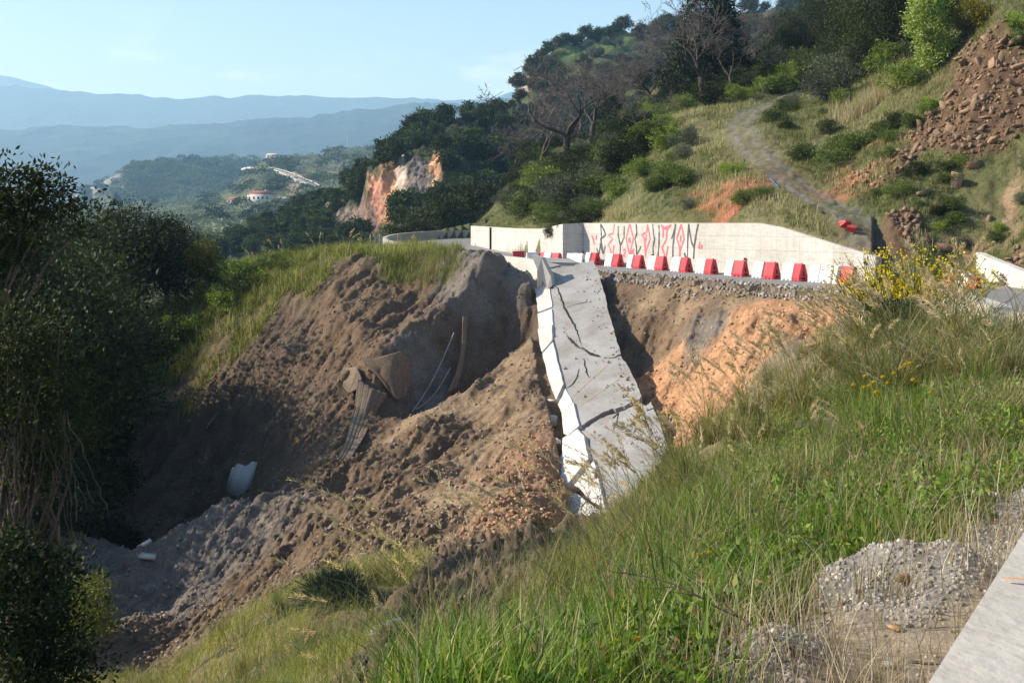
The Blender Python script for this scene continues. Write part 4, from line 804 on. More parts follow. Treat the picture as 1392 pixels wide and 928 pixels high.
# ------------------------------------------------------------------ plants: builders
def find_ground(px, py, Y0=45, Y1=165):
    Ys = np.exp(np.linspace(math.log(Y0), math.log(Y1), 600)); x = (px - CX) / F * Ys; z = H(x, Ys); p = HY - z / Ys * F
    k = int(np.argmin(np.abs(p - py) + 0.02 * (Ys - Y0))); return Vector((x[k], Ys[k], z[k]))
def crown(rng, lobes, ncl, nl, cr, L, W, c1, c2, up=.3, shell=.45, tipc=None):
    lobes = np.array(lobes, float); vol = (lobes[:, 3:].prod(1)) ** (2 / 3); k = rng.choice(len(lobes), ncl, p=vol / vol.sum())
    d = unit(rng.normal(size=(ncl, 3))); r = rng.uniform(shell, 1, ncl) ** .6
    r = r * (1 + .16 * rng.normal(size=ncl)); cen = lobes[k, :3] + d * r[:, None] * lobes[k, 3:]
    n = ncl * nl; ci = np.repeat(np.arange(ncl), nl); P = cen[ci] + rng.normal(size=(n, 3)) * cr * np.array([1, 1, .7])
    D = unit(d[ci] * .7 + rng.normal(size=(n, 3)) * .75 + np.array([0, 0, up]))
    m = np.clip(rng.beta(1.4, 2.2, ncl)[ci] + rng.normal(size=n) * .16, 0, 1)[:, None]; C = np.array(c1) * (1 - m) + np.array(c2) * m
    if tipc is not None: q = rng.random(n) < tipc[1]; C[q] = tipc[0]
    return leaves(P, D, L * rng.uniform(.7, 1.3, n), W * rng.uniform(.7, 1.3, n), C, rng), cen
def limbs(rng, base, cen, r0, n=14, wob=.25):
    """trunk and limbs from the base to points of the crown"""
    top = cen.mean(0); S = []; base = np.array(base, float); fork = base + (top - base) * .45 + rng.normal(size=3) * .1
    prev = base; rp = r0
    for k in range(1, 5):
        q = base + (fork - base) * k / 4 + rng.normal(size=3) * r0 * .5 * np.array([1, 1, 0]); rr = r0 * (1 - .1 * k); S.append([*prev, *q, rp, rr]); prev = q; rp = rr
    for c in cen[rng.choice(len(cen), min(n, len(cen)), replace=False)]:
        a = prev; L = c - a; r = rp * rng.uniform(.35, .6); m = 4
        for k in range(1, m + 1):
            q = prev + L * k / m + rng.normal(size=3) * np.linalg.norm(L) * wob * .12 * (1 - k / m); q[2] += math.sin(k / m * math.pi) * np.linalg.norm(L) * .08
            r2 = max(r * (1 - k / m * .85), .004); S.append([*a, *q, r * (1 - (k - 1) / m * .85), r2]); a = q
    return S
def barktree(S, name='trunk', c=(.11, .09, .075), sides=6):
    V, Q = tubes(S, sides); a = Acc(); a.add(V, Q, c); return a.mesh(name, M['bark'], True)
PROTO = {}
def proto(key, lobes, ncl, nl, cr, L, W, c1, c2, r0=.15, seed=1, mat='leafdark', base=(0, 0, 0), **kw):
    rng = np.random.default_rng(seed); (V, Q, C), cen = crown(rng, lobes, ncl, nl, cr, L, W, c1, c2, **kw)
    a = Acc(); a.add(V, Q, C); PROTO[key] = (a.mesh('crown', M[mat]), barktree(limbs(rng, base, cen, r0, 16)))
def plant(key, loc, s=1, label='', cat='tree', group=None, name='tree', rz=None, sz=None):
    t = empty(name, loc, R.uniform(0, 6.28) if rz is None else rz, label, cat, group); t.scale = (s, s, s * (sz or 1))
    link('trunk' if cat == 'tree' else 'stem', PROTO[key][1], t); link('crown' if cat == 'tree' else 'foliage', PROTO[key][0], t); return t
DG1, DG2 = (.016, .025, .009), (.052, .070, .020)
for i in range(3):
    rg = np.random.default_rng(60 + i)
    lob = [(rg.normal() * 1.0, rg.normal() * 1.0, 3.6 + rg.uniform(-1, 1.6), rg.uniform(1.1, 1.7), rg.uniform(1.1, 1.7), rg.uniform(.9, 1.5)) for _ in range(7)]
    proto(f'far{i}', lob, 190, 9, .42, .62, .38, (.028, .045, .016), (.088, .118, .034), .2, 70 + i, 'far', shell=.7)
    lob = [(rg.normal() * .8, rg.normal() * .8, 2.6 + rg.uniform(-.8, .9), rg.uniform(.9, 1.4), rg.uniform(.9, 1.4), rg.uniform(.8, 1.2)) for _ in range(7)]
    proto(f'olive{i}', lob, 190, 10, .36, .5, .2, (.08, .10, .068), (.19, .22, .15), .2, 80 + i, 'far', shell=.7)
    lob = [(rg.normal() * 1.3, rg.normal() * 1.3, 4.6 + rg.uniform(-2.6, 2.2), rg.uniform(1.0, 1.8), rg.uniform(1.0, 1.8), rg.uniform(.9, 1.6)) for _ in range(10)]
    proto(f'mid{i}', lob, 620, 20, .30, .17, .085, DG1, DG2, .2, 90 + i, shell=.6)
    lob = [(rg.normal() * .45, rg.normal() * .45, .75 + rg.uniform(-.35, .4), rg.uniform(.4, .7), rg.uniform(.4, .7), rg.uniform(.35, .6)) for _ in range(6)]
    proto(f'bush{i}', lob, 240, 14, .13, .13, .055, (.05, .08, .018), (.15, .21, .045), .04, 100 + i, 'leaf', shell=.55)
    proto(f'grey{i}', lob, 260, 16, .13, .13, .032, (.07, .085, .060), (.15, .17, .125), .04, 110 + i, 'leaf', shell=.55)
    proto(f'bright{i}', lob, 220, 14, .13, .12, .06, (.10, .16, .02), (.24, .32, .05), .04, 120 + i, 'leaf', shell=.55)
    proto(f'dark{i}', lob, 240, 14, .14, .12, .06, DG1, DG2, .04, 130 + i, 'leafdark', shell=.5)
proto('limegreen', [(0, 0, 3.6, 1.3, 1.2, 1.3), (.6, .2, 2.4, 1.1, 1.1, .9), (-.5, -.4, 4.6, .9, .8, .9), (.2, 0, 1.4, .8, .8, .8)], 420, 22, .2, .16, .09, (.17, .26, .04), (.40, .48, .16), .1, 140, 'leaf', shell=.3)
proto('yellowtree', [(0, 0, 2.4, 1.1, 1.1, 1.0), (.7, 0, 1.6, .9, .9, .9), (-.7, .2, 1.7, .9, .9, .8)], 320, 18, .2, .15, .09, (.12, .13, .015), (.34, .29, .03), .08, 141, 'leaf', shell=.3)
proto('conifer', [(0, 0, 1.2 + k * .62, 3.0 * (1 - k / 13) + .2, 3.0 * (1 - k / 13) + .2, .34) for k in range(13)] + [(1.6, .4, 3 + k * .7, 1.5 - k * .15, 1.5 - k * .15, .4) for k in range(6)], 1300, 18, .24, .26, .08, (.012, .02, .01), (.032, .05, .02), .3, 142, 'leafdark', shell=.5, up=-.1)
# bare trees
def bare(rng, h, spread, depth=7):
    big = []; small = []
    def grow(p, d, L, r, lv):
        n = 3 if lv < 5 else 2; q = p
        for k in range(n):
            d = unit(d + rng.normal(size=3) * (.16 if lv else .07) + np.array([0, 0, .04])); q2 = q + d * L / n; r2 = r * (1 - .12)
            (big if r > .03 else small).append([*q, *q2, r, r2]); q = q2; r = r2
            if lv >= 3 and rng.random() < .55 and lv < depth:
                dd = unit(d + rng.normal(size=3) * .9); grow(q, dd, L * .5, r * .45, max(lv + 2, 5))
        if lv < depth:
            for _ in range(2 if rng.random() < (.62 if lv else 0) else 3):
                dd = unit(d * (1.0 if lv else .75) + rng.normal(size=3) * spread + np.array([0, 0, .10])); grow(q, dd, L * rng.uniform(.66, .86), max(r * rng.uniform(.58, .72), .017), lv + 1)
    grow(np.zeros(3), np.array([.1, 0, 1.]), h * .24, h * .027, 0)
    a = Acc(); V, Q = tubes(big, 6); a.add(V, Q, (.085, .07, .062)); tr = a.mesh('trunk', M['bark'], True)
    a = Acc(); V, Q = tubes(small, 3); a.add(V, Q, (.135, .118, .112)); tw = a.mesh('twigs', M['bark']); return tr, tw, len(small)
BARE = [bare(np.random.default_rng(s), 11, .66) for s in (4, 8, 15)]
print('bare segs', [b[2] for b in BARE])
def bare_tree(i, loc, s, label, rz=0):
    t = empty('bare_tree', loc, rz, label, 'tree', 'leafless trees on the hillside'); t.scale = (s * 1.3, s * 1.3, s * 1.05); link('trunk', BARE[i][0], t); link('twigs', BARE[i][1], t); return t
# ------------------------------------------------------------------ far trees
def on_patch(p, px, t):
    py, Y = p.at([px], [t]); v = P3(px, py[0], Y[0]); v[2] += float(p.disp(v[0], v[1])); return v, float(py[0])
n = 0; rg = np.random.default_rng(21)
while n < 262:
    px = rg.uniform(275, 735); t = rg.uniform(0, 1) ** .8; v, py = on_patch(prom, px, t)
    if cliffw(px, py) > .25 or (py > 338 and px > 520): continue
    s = rg.uniform(.6, 1.15) * (.8 if px < 480 else 1)
    plant(f'far{n % 3}', v - np.array([0, 0, .6]), s, 'dark evergreen tree in the wood covering the rocky headland', 'tree', 'trees of the headland wood', 'evergreen_tree'); n += 1
n = 0
while n < 190:
    px = rg.uniform(690, 1100); t = rg.uniform(.15, 1) ** .7; v, py = on_patch(mtn, px, t)
    if ((px - 760) / 40) ** 2 + ((py - 82) / 11) ** 2 < 1 and rg.random() < .9: continue
    if px < 722 and py > 104: continue
    ol = px > 785 and px < 900 and py < 92
    plant(f"{'olive' if ol else 'far'}{n % 3}", v - np.array([0, 0, .5]), rg.uniform(.75, 1.25), 'grey green olive tree on the terraces of the high meadow' if ol else 'dark tree on the steep hill under the skyline', 'tree', 'olive trees of the high meadow' if ol else 'trees of the steep hill', 'olive_tree' if ol else 'hill_tree'); n += 1
for k, px in enumerate(np.r_[np.linspace(703, 925, 26)]):      # the crest line
    v, py = on_patch(mtn, px + rg.normal() * 3, .985); plant(f'far{k % 3}', v - np.array([0, 0, .8]), rg.uniform(.8, 1.25), 'dark tree standing on the skyline of the steep hill', 'tree', 'trees on the skyline', 'hill_tree')
def canopy(patch, name, n, size, cards, cs, c1, c2, pxr, tr, rej, seed, zs=.6, label=None, cat=None):
    rg = np.random.default_rng(seed); P = []; Sz = []; K = []
    px = rg.uniform(*pxr, n * 3); t = rg.uniform(*tr, n * 3); py, Y = patch.at(px, t); v = np.stack([(px - CX) / F * Y, Y, -(py - HY) / F * Y], 1); v[:, 2] += patch.disp(v[:, 0], v[:, 1])
    ok = ~rej(px, py); v = v[ok][:n]; px = px[ok][:n]; py = py[ok][:n]; n = len(v)
    s = rg.uniform(.6, 1.25, n) * size; d = unit(rg.normal(size=(n, cards, 3))); d[..., 2] = np.abs(d[..., 2]) * 1.0 - .15
    Pc = v[:, None] + np.array([0, 0, .5]) * s[:, None, None] + d * s[:, None, None] * np.array([1, 1, zs]) * rg.uniform(.75, 1.1, (n, cards, 1))
    m = np.clip(.5 + .9 * pn(v[:, 0] * .012, v[:, 1] * .006, seed) + rg.normal(size=n) * .25, 0, 1)[:, None, None]; C = np.array(c1) * (1 - m) + np.array(c2) * m; C = np.broadcast_to(C, Pc.shape) * rg.uniform(.7, 1.3, (n, cards, 1))
    V, Q, Cc = leaves(Pc.reshape(-1, 3), (d + rg.normal(size=d.shape) * .9).reshape(-1, 3), cs, cs * .75, C.reshape(-1, 3), rg)
    return tag(link(name, mesh_np(name, V, Q, M['far'], Cc)), label, cat, None, 'stuff')
def rejV(px, py):
    r = np.zeros(len(px), bool); m = [np.interp(px, [p[0] for p in UP], [p[1] for p in UP]) - 1.5, np.interp(px, [p[0] for p in LO], [p[1] for p in LO]) + 5]
    r |= (px > 362) & (px < 442) & (py > m[0]) & (py < m[1]); r |= ((px - 400) / 18) ** 2 + ((py - 260) / 7) ** 2 < 1; r |= ((px - 400) / 24) ** 2 + ((py - 238) / 4) ** 2 < 1; r |= (np.abs(px - 337) < 11) & (py > 231) & (py < 238); r |= (np.abs(px - 338) < 42) & (py > 268) & (py < 284); return r | ((np.abs(px - 372) < 12) & (py > 212) & (py < 222))
canopy(val, 'olive_grove_canopy', 5200, 3.4, 26, 1.5, (.085, .11, .068), (.21, .24, .165), (60, 560), (.25, .98), rejV, 5, label='grey green olive groves filling the valley floor', cat='olive grove')
canopy(val, 'valley_wood_canopy', 900, 4.6, 40, 1.8, (.028, .048, .018), (.10, .135, .035), (270, 560), (.55, 1), lambda px, py: rejV(px, py) | (pn(px * .03, py * .09, 3) < .08), 6, label='darker woods scattered over the rising valley side', cat='woodland')
canopy(hillA, 'hill_wood_canopy', 2600, 7.5, 26, 3.6, (.035, .058, .024), (.10, .135, .05), (95, 420), (.0, 1), lambda px, py: (px < 170) & (py > 236 - (px - 168) * .3) & (pn(px * .09, py * .02, 4) > -.15), 7, label='woods covering the flat-topped hill with the pale cliff', cat='woodland')
v = val.pos(158, 286); plant('conifer', v, 2.4, 'single dark pointed tree at the foot of the flat-topped hill', 'tree', None, 'conifer_tree')
v = val.pos(208, 283); plant('far1', v, 2.0, 'reddish brown round tree beside the dark pointed one below the flat-topped hill', 'tree', None, 'round_tree')
# houses and mast
def house(px, py, w, d, h, rh, label, rz=0, wall='white', roofc=(.42, .13, .08), wins=3, lift=0):
    p = val.pos(px, py); t = empty('house', p + Vector((0, -6, lift)), rz, label, 'house'); V, Q = box((-w / 2, -d / 2, -3), (w / 2, d / 2, h)); link('wall', Acc().add(V, Q).mesh('wall', M[wall]), t)
    o_ = .6; V = [(-w / 2 - o_, -d / 2 - o_, h), (w / 2 + o_, -d / 2 - o_, h), (w / 2 + o_, d / 2 + o_, h), (-w / 2 - o_, d / 2 + o_, h), (-w / 2 + rh, 0, h + rh), (w / 2 - rh, 0, h + rh)]
    rf = link('roof', mesh_np('roof', V, [(0, 1, 5, 4), (2, 3, 4, 5), (3, 2, 1, 0)], flat_mat('roof_tiles', roofc, .9, .3, .6), None, [(1, 2, 5), (3, 0, 4)]), t)
    V, Q = box((w * .2, -.4, h + rh * .3), (w * .2 + .8, .4, h + rh + .8)); link('chimney', Acc().add(V, Q).mesh('chimney', M[wall]), rf)
    for k in range(wins):
        x = -w / 2 + w * (k + .5) / wins; V, Q = box((x - .7, -d / 2 - .06, h * .4), (x + .7, -d / 2 + .05, h * .4 + 1.7)); wo = link('window', Acc().add(V, Q).mesh('window', M['dark']), t)
        V, Q = box((x - .9, -d / 2 - .16, h * .4 - .18), (x + .9, -d / 2 - .02, h * .4 - .02)); link('sill', Acc().add(V, Q).mesh('sill', M['white']), wo)
    return t
house(320, 281, 9.5, 8, 3.4, 2.4, 'small valley house with a bright red tiled roof', .2, lift=2); house(357, 279, 17, 10, 6.2, 2.6, 'larger two storey white valley house with a dark red roof', -.1, roofc=(.25, .09, .07), wins=5, lift=2)
house(373, 219, 15, 9, 3.2, 2.0, 'low white house with a pale roof on the valley crest above the road', .1, roofc=(.62, .52, .45), lift=3); house(387, 279, 8, 6, 2.4, 1.0, 'low white shed beside the larger valley house', 0, roofc=(.55, .56, .58), wins=2, lift=2)
p = val.pos(472, 203); t = empty('radio_mast', p, 0, 'thin white lattice radio mast on the far valley crest', 'mast')
S = []; hh = 18
for k in range(9):
    z0, z1 = k * hh / 9, (k + 1) * hh / 9
    for a in range(3):
        x, y = .5 * math.cos(a * 2.09), .5 * math.sin(a * 2.09); x2, y2 = .5 * math.cos(a * 2.09 + 2.09), .5 * math.sin(a * 2.09 + 2.09); S += [[x, y, z0, x, y, z1, .16, .16], [x, y, z0, x2, y2, z1, .08, .08]]
V, Q = tubes(S, 4); link('lattice_tower', Acc().add(V, Q).mesh('lattice_tower', M['white']), t); V, Q = polytube([(0, 0, hh), (0, 0, hh + 3)], .15, 5); link('antenna', Acc().add(V, Q).mesh('antenna', M['white']), t)

# ------------------------------------------------------------------ hillside plants
for i, (px, py, s, k, lab) in enumerate([(767, 233, 1.6, 0, 'largest leafless tree with a wide dark crown, low on the hillside behind the olive bush'), (732, 238, 1.05, 1, 'leafless tree just downhill of the largest one, with a twin trunk'), (804, 203, 1.25, 2, 'leafless tree just uphill of the largest one'),
      (958, 143, 1.15, 1, 'leafless tree with a leaning trunk beside the top of the dirt track'), (884, 152, .95, 0, 'slender leafless tree halfway between the low and the high bare groups'), (994, 130, .8, 2, 'crooked leafless tree leaning over the grass by the track end'), (1024, 104, 1.1, 0, 'leafless tree against the sky above the end of the track'),
      (876, 195, .5, 1, 'small leafless tree on the edge of the pale earth bank'), (915, 118, 1.05, 2, 'leafless tree behind the leaning one, under the dark conifer'), (845, 165, .95, 2, 'leafless tree at the back of the lower bare group')]):
    bare_tree(k, find_ground(px, py, 60) - Vector((0, 0, .2)), s, lab, rz=i * 1.3)
def bush(kind, px, py, s, label, Y0=46, name='bush', cat='bush', group=None, sink=.1, sz=None):
    g = find_ground(px, py, Y0); return plant(f'{kind}{R.integers(0, 3)}', g - Vector((0, 0, sink)), s, label, cat, group, name, sz=sz)
bush('grey', 775, 285, 2.3, 'grey green olive bush below the largest leafless tree', name='olive_bush'); bush('grey', 810, 262, 1.9, 'grey green olive bush right of the one below the largest leafless tree', name='olive_bush'); bush('grey', 833, 240, 1.7, 'grey olive bush at the head of the pale earth bank', name='olive_bush')
bush('grey', 1121, 140, 2.0, 'round grey bush on the bend of the dirt track', name='olive_bush'); bush('bright', 745, 262, 1.9, 'yellow green bush left of the olive bushes'); bush('bright', 715, 285, 1.1, 'small bright bush on the green bank over the stepped wall')
for px, py, s, kd in [(900, 205, 1.3, 'bright'), (906, 190, 1.1, 'bright'), (903, 176, 1.0, 'bright'), (1062, 112, 1.7, 'bright'), (1085, 122, 1.6, 'bright'), (1045, 128, 1.3, 'bright'), (1040, 105, 1.4, 'bush'), (930, 150, 1.3, 'bright'), (1000, 138, 1.3, 'bright'), (890, 165, 1.5, 'bright'), (860, 180, 1.5, 'bush'), (1100, 100, 1.9, 'bush'), (1068, 125, 1.5, 'bush'), (1010, 120, 1.5, 'bush'), (930, 125, 1.6, 'dark'), (1215, 100, 1.6, 'bright'), (1235, 115, 1.4, 'bright')]:
    bush(kd, px, py, s, 'rounded green bush in the thicket around the leafless trees', group='bushes of the thicket')
for k, (px, py, s, lab) in enumerate([(1065, 95, 1.0, 'dark evergreen at the left end of the dense wood above the track'), (1095, 88, 1.1, 'dark evergreen second from the left in the wood above the track'), (1130, 88, 1.15, 'dark evergreen over the red earth cut in the wood above the track'), (1160, 85, 1.2, 'tall dark evergreen in the middle of the wood above the track'), (1190, 100, 1.1, 'dark evergreen right behind the dry grass tuft'), (1222, 85, 1.15, 'dark evergreen just left of the lime green tree'),
      (1280, 45, .9, 'dark evergreen just right of the lime green tree'), (1330, 0, 1.0, 'dark evergreen over the top of the scree'), (1110, 50, 1.1, 'evergreen high on the slope near the skyline, left'), (1150, 40, 1.1, 'evergreen high on the slope near the skyline, middle'), (1200, 35, 1.2, 'evergreen high on the slope near the skyline, right'), (870, 110, .9, 'dark evergreen behind the slender leafless tree'), (835, 130, .9, 'dark evergreen behind the lower leafless group')]):
    plant(f'mid{k % 3}', find_ground(px, py, 60) - Vector((0, 0, .8)), s, lab, 'tree', None, 'evergreen_tree')
plant('conifer', G(960, 118) - Vector((0, 0, .5)), 1.8, 'big black-green conifer against the sky above the leafless trees', 'tree', None, 'conifer_tree', rz=.4)
plant('limegreen', find_ground(1262, 104, 58) - Vector((0, 0, .4)), 1.15, 'lime green leafy tree lit by the sun beside the scree', 'tree', None, 'leafy_tree', rz=.2)
plant('yellowtree', find_ground(1318, 52, 58) - Vector((0, 0, .3)), .9, 'yellow green shrub over the upper edge of the scree', 'bush', None, 'shrub')
g = find_ground(1200, 138, 60); bush('grey', 1170, 105, 1.9, 'grey olive bush behind the dry grass tuft', 56, name='olive_bush'); bush('grey', 1210, 70, 2.6, 'tall grey olive left of the lime green tree', 58, name='olive_bush')
rg = np.random.default_rng(78)
for k in range(64):                                           # dense scrub under the leafless trees
    px = rg.uniform(688, 900); py = rg.uniform(np.interp(px, [690, 760, 820, 900], [262, 215, 185, 140]), np.interp(px, [690, 760, 800, 830, 900], [296, 292, 285, 248, 190])); g = find_ground(px, py, 62)
    plant(f"{['grey', 'dark', 'bush', 'dark', 'grey', 'bright'][k % 6]}{k % 3}", g - Vector((0, 0, .2)), rg.uniform(.9, 1.7), 'bush of the dense scrub beneath the lower leafless trees', 'bush', 'dense scrub beneath the leafless trees', 'scrub_bush')
for i, (px, py, s, lab) in enumerate([(700, 215, .9, 'pale-twigged leafless tree at the left end of the bare group'), (785, 190, 1.0, 'leafless tree in the middle of the bare group, behind the largest one'), (830, 175, .9, 'leafless tree at the right end of the lower bare group'), (900, 130, 1.0, 'leafless tree between the two bare groups'), (935, 112, 1.0, 'leafless tree left of the leaning one'), (975, 108, 1.1, 'leafless tree right of the dark conifer')]):
    bare_tree(i % 3, find_ground(px, py, 70) - Vector((0, 0, .2)), s, lab, rz=i * 1.7 + .5)
rg = np.random.default_rng(77); cnt = 0
while cnt < 260:                                              # loose bushes on the open slope
    px = rg.uniform(690, 1430); Y = math.exp(rg.uniform(math.log(50), math.log(150))); x = (px - CX) / F * Y; r, c = gidx(np.array([x]), np.array([Y])); kc = keys[cls[r[0], c[0]]]
    if inr[r[0], c[0]] or dtr[r[0], c[0]] < 2.3 or kc in 'CR' or (kc in 'SK' and rg.random() < .75) or Y < 49: continue
    z = float(H(x, Y)[0])
    if z < -2.4: continue
    far = Y > 85; kd = ['bush', 'grey', 'bush', 'bright', 'dark', 'bush'][rg.integers(0, 6)] if not far else ['bush', 'dark', 'dark', 'grey', 'dark'][rg.integers(0, 5)]
    plant(f'{kd}{cnt % 3}', (x, Y, z - .15), rg.uniform(.45, 1.1) * (1.9 if far else 1) * (.7 if Y < 62 else 1), 'low scrub bush growing on the open hillside above the road', 'bush', 'scrub on the hillside', 'scrub_bush'); cnt += 1
# ------------------------------------------------------------------ trees at the left
for k, (px, Y, s, lab) in enumerate([(-60, 66, 1.1, 'dark tree at the very edge behind the near oak'), (10, 64, 1.05, 'dark tree behind the branch of the near oak'), (60, 70, 1.15, 'dark tree second in the shaded row beyond the oak'), (105, 66, 1.12, 'tall grey-brown dark tree in the shaded row'), (150, 68, 1.2, 'tallest dark tree of the shaded row, beside the orange leaves'), (190, 66, 1.1, 'dense black-green tree in the shaded row'), (228, 68, 1.08, 'last dense dark tree of the shaded row before the yellow one'),
      (85, 56, .8, 'lower dark tree in front of the shaded row'), (135, 58, .72, 'lower dark tree with orange leaves beside it'), (30, 54, .9, 'lower dark tree under the oak branch'), (200, 62, .62, 'short dark tree where the grassy ridge ends'), (165, 60.5, .5, 'short dark tree above the bright tuft at the ridge foot')]):
    g = G(px, Y); plant(f'mid{k % 3}', g - Vector((0, 0, .5)), s, lab, 'tree', None, 'dark_tree')
plant('yellowtree', G(275, 68) - Vector((0, 0, .2)), 1.05, 'yellow green small tree at the top of the grassy ridge', 'tree', None, 'yellow_tree'); plant('yellowtree', G(136, 54) + Vector((0, 0, 2.2)), .6, 'sparse orange-yellow leaves in the middle of the dark row', 'bush', None, 'autumn_shrub')
def near_tree(name, label, base, lobes, ncl, nl, cr, L, W, c1, c2, r0, seed, nlimb=22, shell=.2, **kw):
    rng = np.random.default_rng(seed); (V, Q, C), cen = crown(rng, lobes, ncl, nl, cr, L, W, c1, c2, shell=shell, **kw); t = empty(name, base, 0, label, 'tree')
    b = np.array(base); S = limbs(rng, (0, 0, 0), cen - b, r0, nlimb, .6); link('trunk', barktree(S), t); link('crown', mesh_np('crown', V - b, Q, M['leafdark'], C), t); return t
def lob(px, py, Y, r): p = P3(px, py, Y); return (*p, r, r, r * .8)
b = G(-110, 19.5); near_tree('holm_oak', 'near oak with glossy leaves and a bare slanting branch at the left edge', b, [lob(10, 262, 18, .75), lob(65, 258, 18, .5), lob(-40, 300, 18.4, 1.0), lob(90, 290, 17.7, .32), lob(40, 300, 18.3, .5), lob(-90, 340, 18.5, 1.1), lob(-20, 380, 18.6, .7), lob(100, 315, 17.6, .2), lob(30, 345, 18.5, .4)], 760, 13, .11, .115, .05, (.022, .034, .012), (.070, .088, .028), .18, 31, nlimb=46, tipc=((.16, .16, .08), .05))
b = G(10, 15.5); near_tree('creeper_tree', 'near dark tree overgrown with hanging grey creepers', b, [lob(20, 450, 15, .7), lob(70, 520, 15, .65), lob(95, 580, 15, .5), lob(10, 560, 15, .7), lob(40, 640, 15, .5), lob(-40, 500, 15.4, .9), lob(60, 470, 15.4, .5)], 760, 16, .13, .075, .034, (.016, .026, .009), (.060, .078, .02), .14, 32, nlimb=40)
rg = np.random.default_rng(5); S = []
for k in range(30):
    px = rg.uniform(-5, 92); py = rg.uniform(520, 640); p = P3(px, py, 14.6 + rg.uniform(-.3, .3)); n_ = 12; dx = rg.normal() * .02
    for j in range(n_):
        q = p + np.array([dx + rg.normal() * .025, rg.normal() * .02, -rg.uniform(.08, .16)]); S.append([*p, *q, .007, .006]); p = q
V, Q = tubes(S, 3); a = Acc(); a.add(V, Q, (.13, .11, .09)); tag(link('creeper_vines', a.mesh('creeper_vines', M['bark'])), 'grey leafless creepers hanging down from the near dark tree', 'creeper')
b = G(40, 11.5); near_tree('laurel_shrub', 'glossy black-green shrub filling the bottom left corner', b, [lob(20, 830, 11, .6), lob(65, 870, 11, .45), lob(-20, 760, 11.4, .6), lob(60, 780, 11.5, .4), lob(80, 920, 10.8, .4), lob(20, 940, 10.6, .6)], 620, 16, .11, .075, .032, (.012, .022, .009), (.045, .065, .022), .06, 33, nlimb=30, shell=.1)
b = G(128, 24); near_tree('yellow_shrub', 'yellow green lit shrub at the edge of the bottom left thicket', b, [lob(128, 800, 23.5, .42), lob(118, 840, 23.5, .5), lob(140, 850, 23.5, .35), lob(100, 865, 23, .4)], 230, 14, .12, .09, .035, (.07, .09, .02), (.24, .26, .05), .04, 34, nlimb=20)
for k, (px, Y, s) in enumerate([(-70, 52, 1.6), (-30, 47, 1.55), (20, 52, 1.6), (60, 49, 1.45), (0, 43, 1.5), (45, 42, 1.3), (95, 53, 1.35), (-60, 40, 1.6), (80, 44, 1.15), (120, 56, 1.05), (-100, 46, 1.6)]):
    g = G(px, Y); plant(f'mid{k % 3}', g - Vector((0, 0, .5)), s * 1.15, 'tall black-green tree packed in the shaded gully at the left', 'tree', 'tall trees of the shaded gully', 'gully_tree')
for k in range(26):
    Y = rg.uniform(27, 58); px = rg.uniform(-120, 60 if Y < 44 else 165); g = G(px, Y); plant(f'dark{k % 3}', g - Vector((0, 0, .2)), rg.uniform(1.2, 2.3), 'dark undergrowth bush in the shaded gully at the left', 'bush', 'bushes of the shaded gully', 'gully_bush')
bush('bright', 185, 520, 1.3, 'bright green tuft hanging at the foot of the grassy ridge', 50, name='leafy_tuft')
bush('dark', 545, 305, 2.4, 'dark round bush just behind the curve of the road', 128); bush('dark', 600, 303, 3.2, 'wide dark bush behind the road curve', 128); bush('grey', 570, 303, 2.0, 'grey bush behind the top of the road curve', 128); bush('dark', 650, 290, 3.5, 'dark bush behind the start of the stepped wall', 110)
for k, (px, Y, s) in enumerate([(330, 65, 1.2), (355, 66, 1.0), (300, 63.5, 1.1), (375, 66.5, .9), (262, 62.5, 1.1), (340, 64, .9), (315, 66.5, 1.0), (285, 65, 1.1), (235, 62, 1.2), (405, 69.5, .8)]):
    g = G(px, Y); plant(f"{['bright', 'bush'][k % 2]}{k % 3}", g - Vector((0, 0, .15)), s, 'leafy green shrub growing among the grass of the ridge spur', 'bush', 'shrubs on the ridge spur', 'ridge_shrub')
# blue-grey round bush on the mound
rng = np.random.default_rng(44); g = G(455, 17.8); n = 3600; d = unit(rng.normal(size=(n, 3))); d[:, 2] = np.abs(d[:, 2]) * .9 + .05; P0 = rng.normal(size=(n, 3)) * np.array([.16, .16, .04]); a = Acc()
Pm = P0 + d * rng.uniform(.25, .5, n)[:, None]; V, Q, C = leaves(Pm, d + rng.normal(size=(n, 3)) * .12, .17, .012, np.array((.06, .095, .075)) * rng.uniform(.5, 1.6, (n, 1)), rng); a.add(V, Q, C); t = empty('round_bush', g + Vector((0, 0, .02)), 0, 'blue-green rounded spiny bush on the grass mound', 'bush'); link('foliage', a.mesh('foliage', M['leaf']), t)
V, Q = tubes([[*(rng.normal(size=3) * .03), *(x * .8), .008, .004] for x in Pm[:60]], 4); link('stem', Acc().add(V, Q, (.12, .1, .08)).mesh('stem', M['bark']), t)
# ------------------------------------------------------------------ grass and flowers
def scatter(n, pxr, Yr, seed, want=None, thin=None):
    rg = np.random.default_rng(seed); px = rg.uniform(*pxr, n); Y = np.exp(rg.uniform(math.log(Yr[0]), math.log(Yr[1]), n)); x = (px - CX) / F * Y; r, c = gidx(x, Y); k = cls[r, c]; ok = ~inr[r, c] & ~insl[r, c] & (dtr[r, c] > 1.6)
    if want: ok &= np.isin(k, [keys.index(w) for w in want])
    if thin is not None: ok &= rg.random(n) < thin(x, Y)
    x, Y = x[ok], Y[ok]; return np.stack([x, Y, H(x, Y) - .01], 1), rg
def colmix(rg, n, cs, p):
    cs = np.array(cs); k = rg.choice(len(cs), n, p=p); return cs[k] * rg.uniform(.7, 1.3, (n, 1))
GR = [(.11, .19, .025), (.17, .26, .04), (.06, .11, .02), (.26, .30, .07), (.48, .41, .24)]
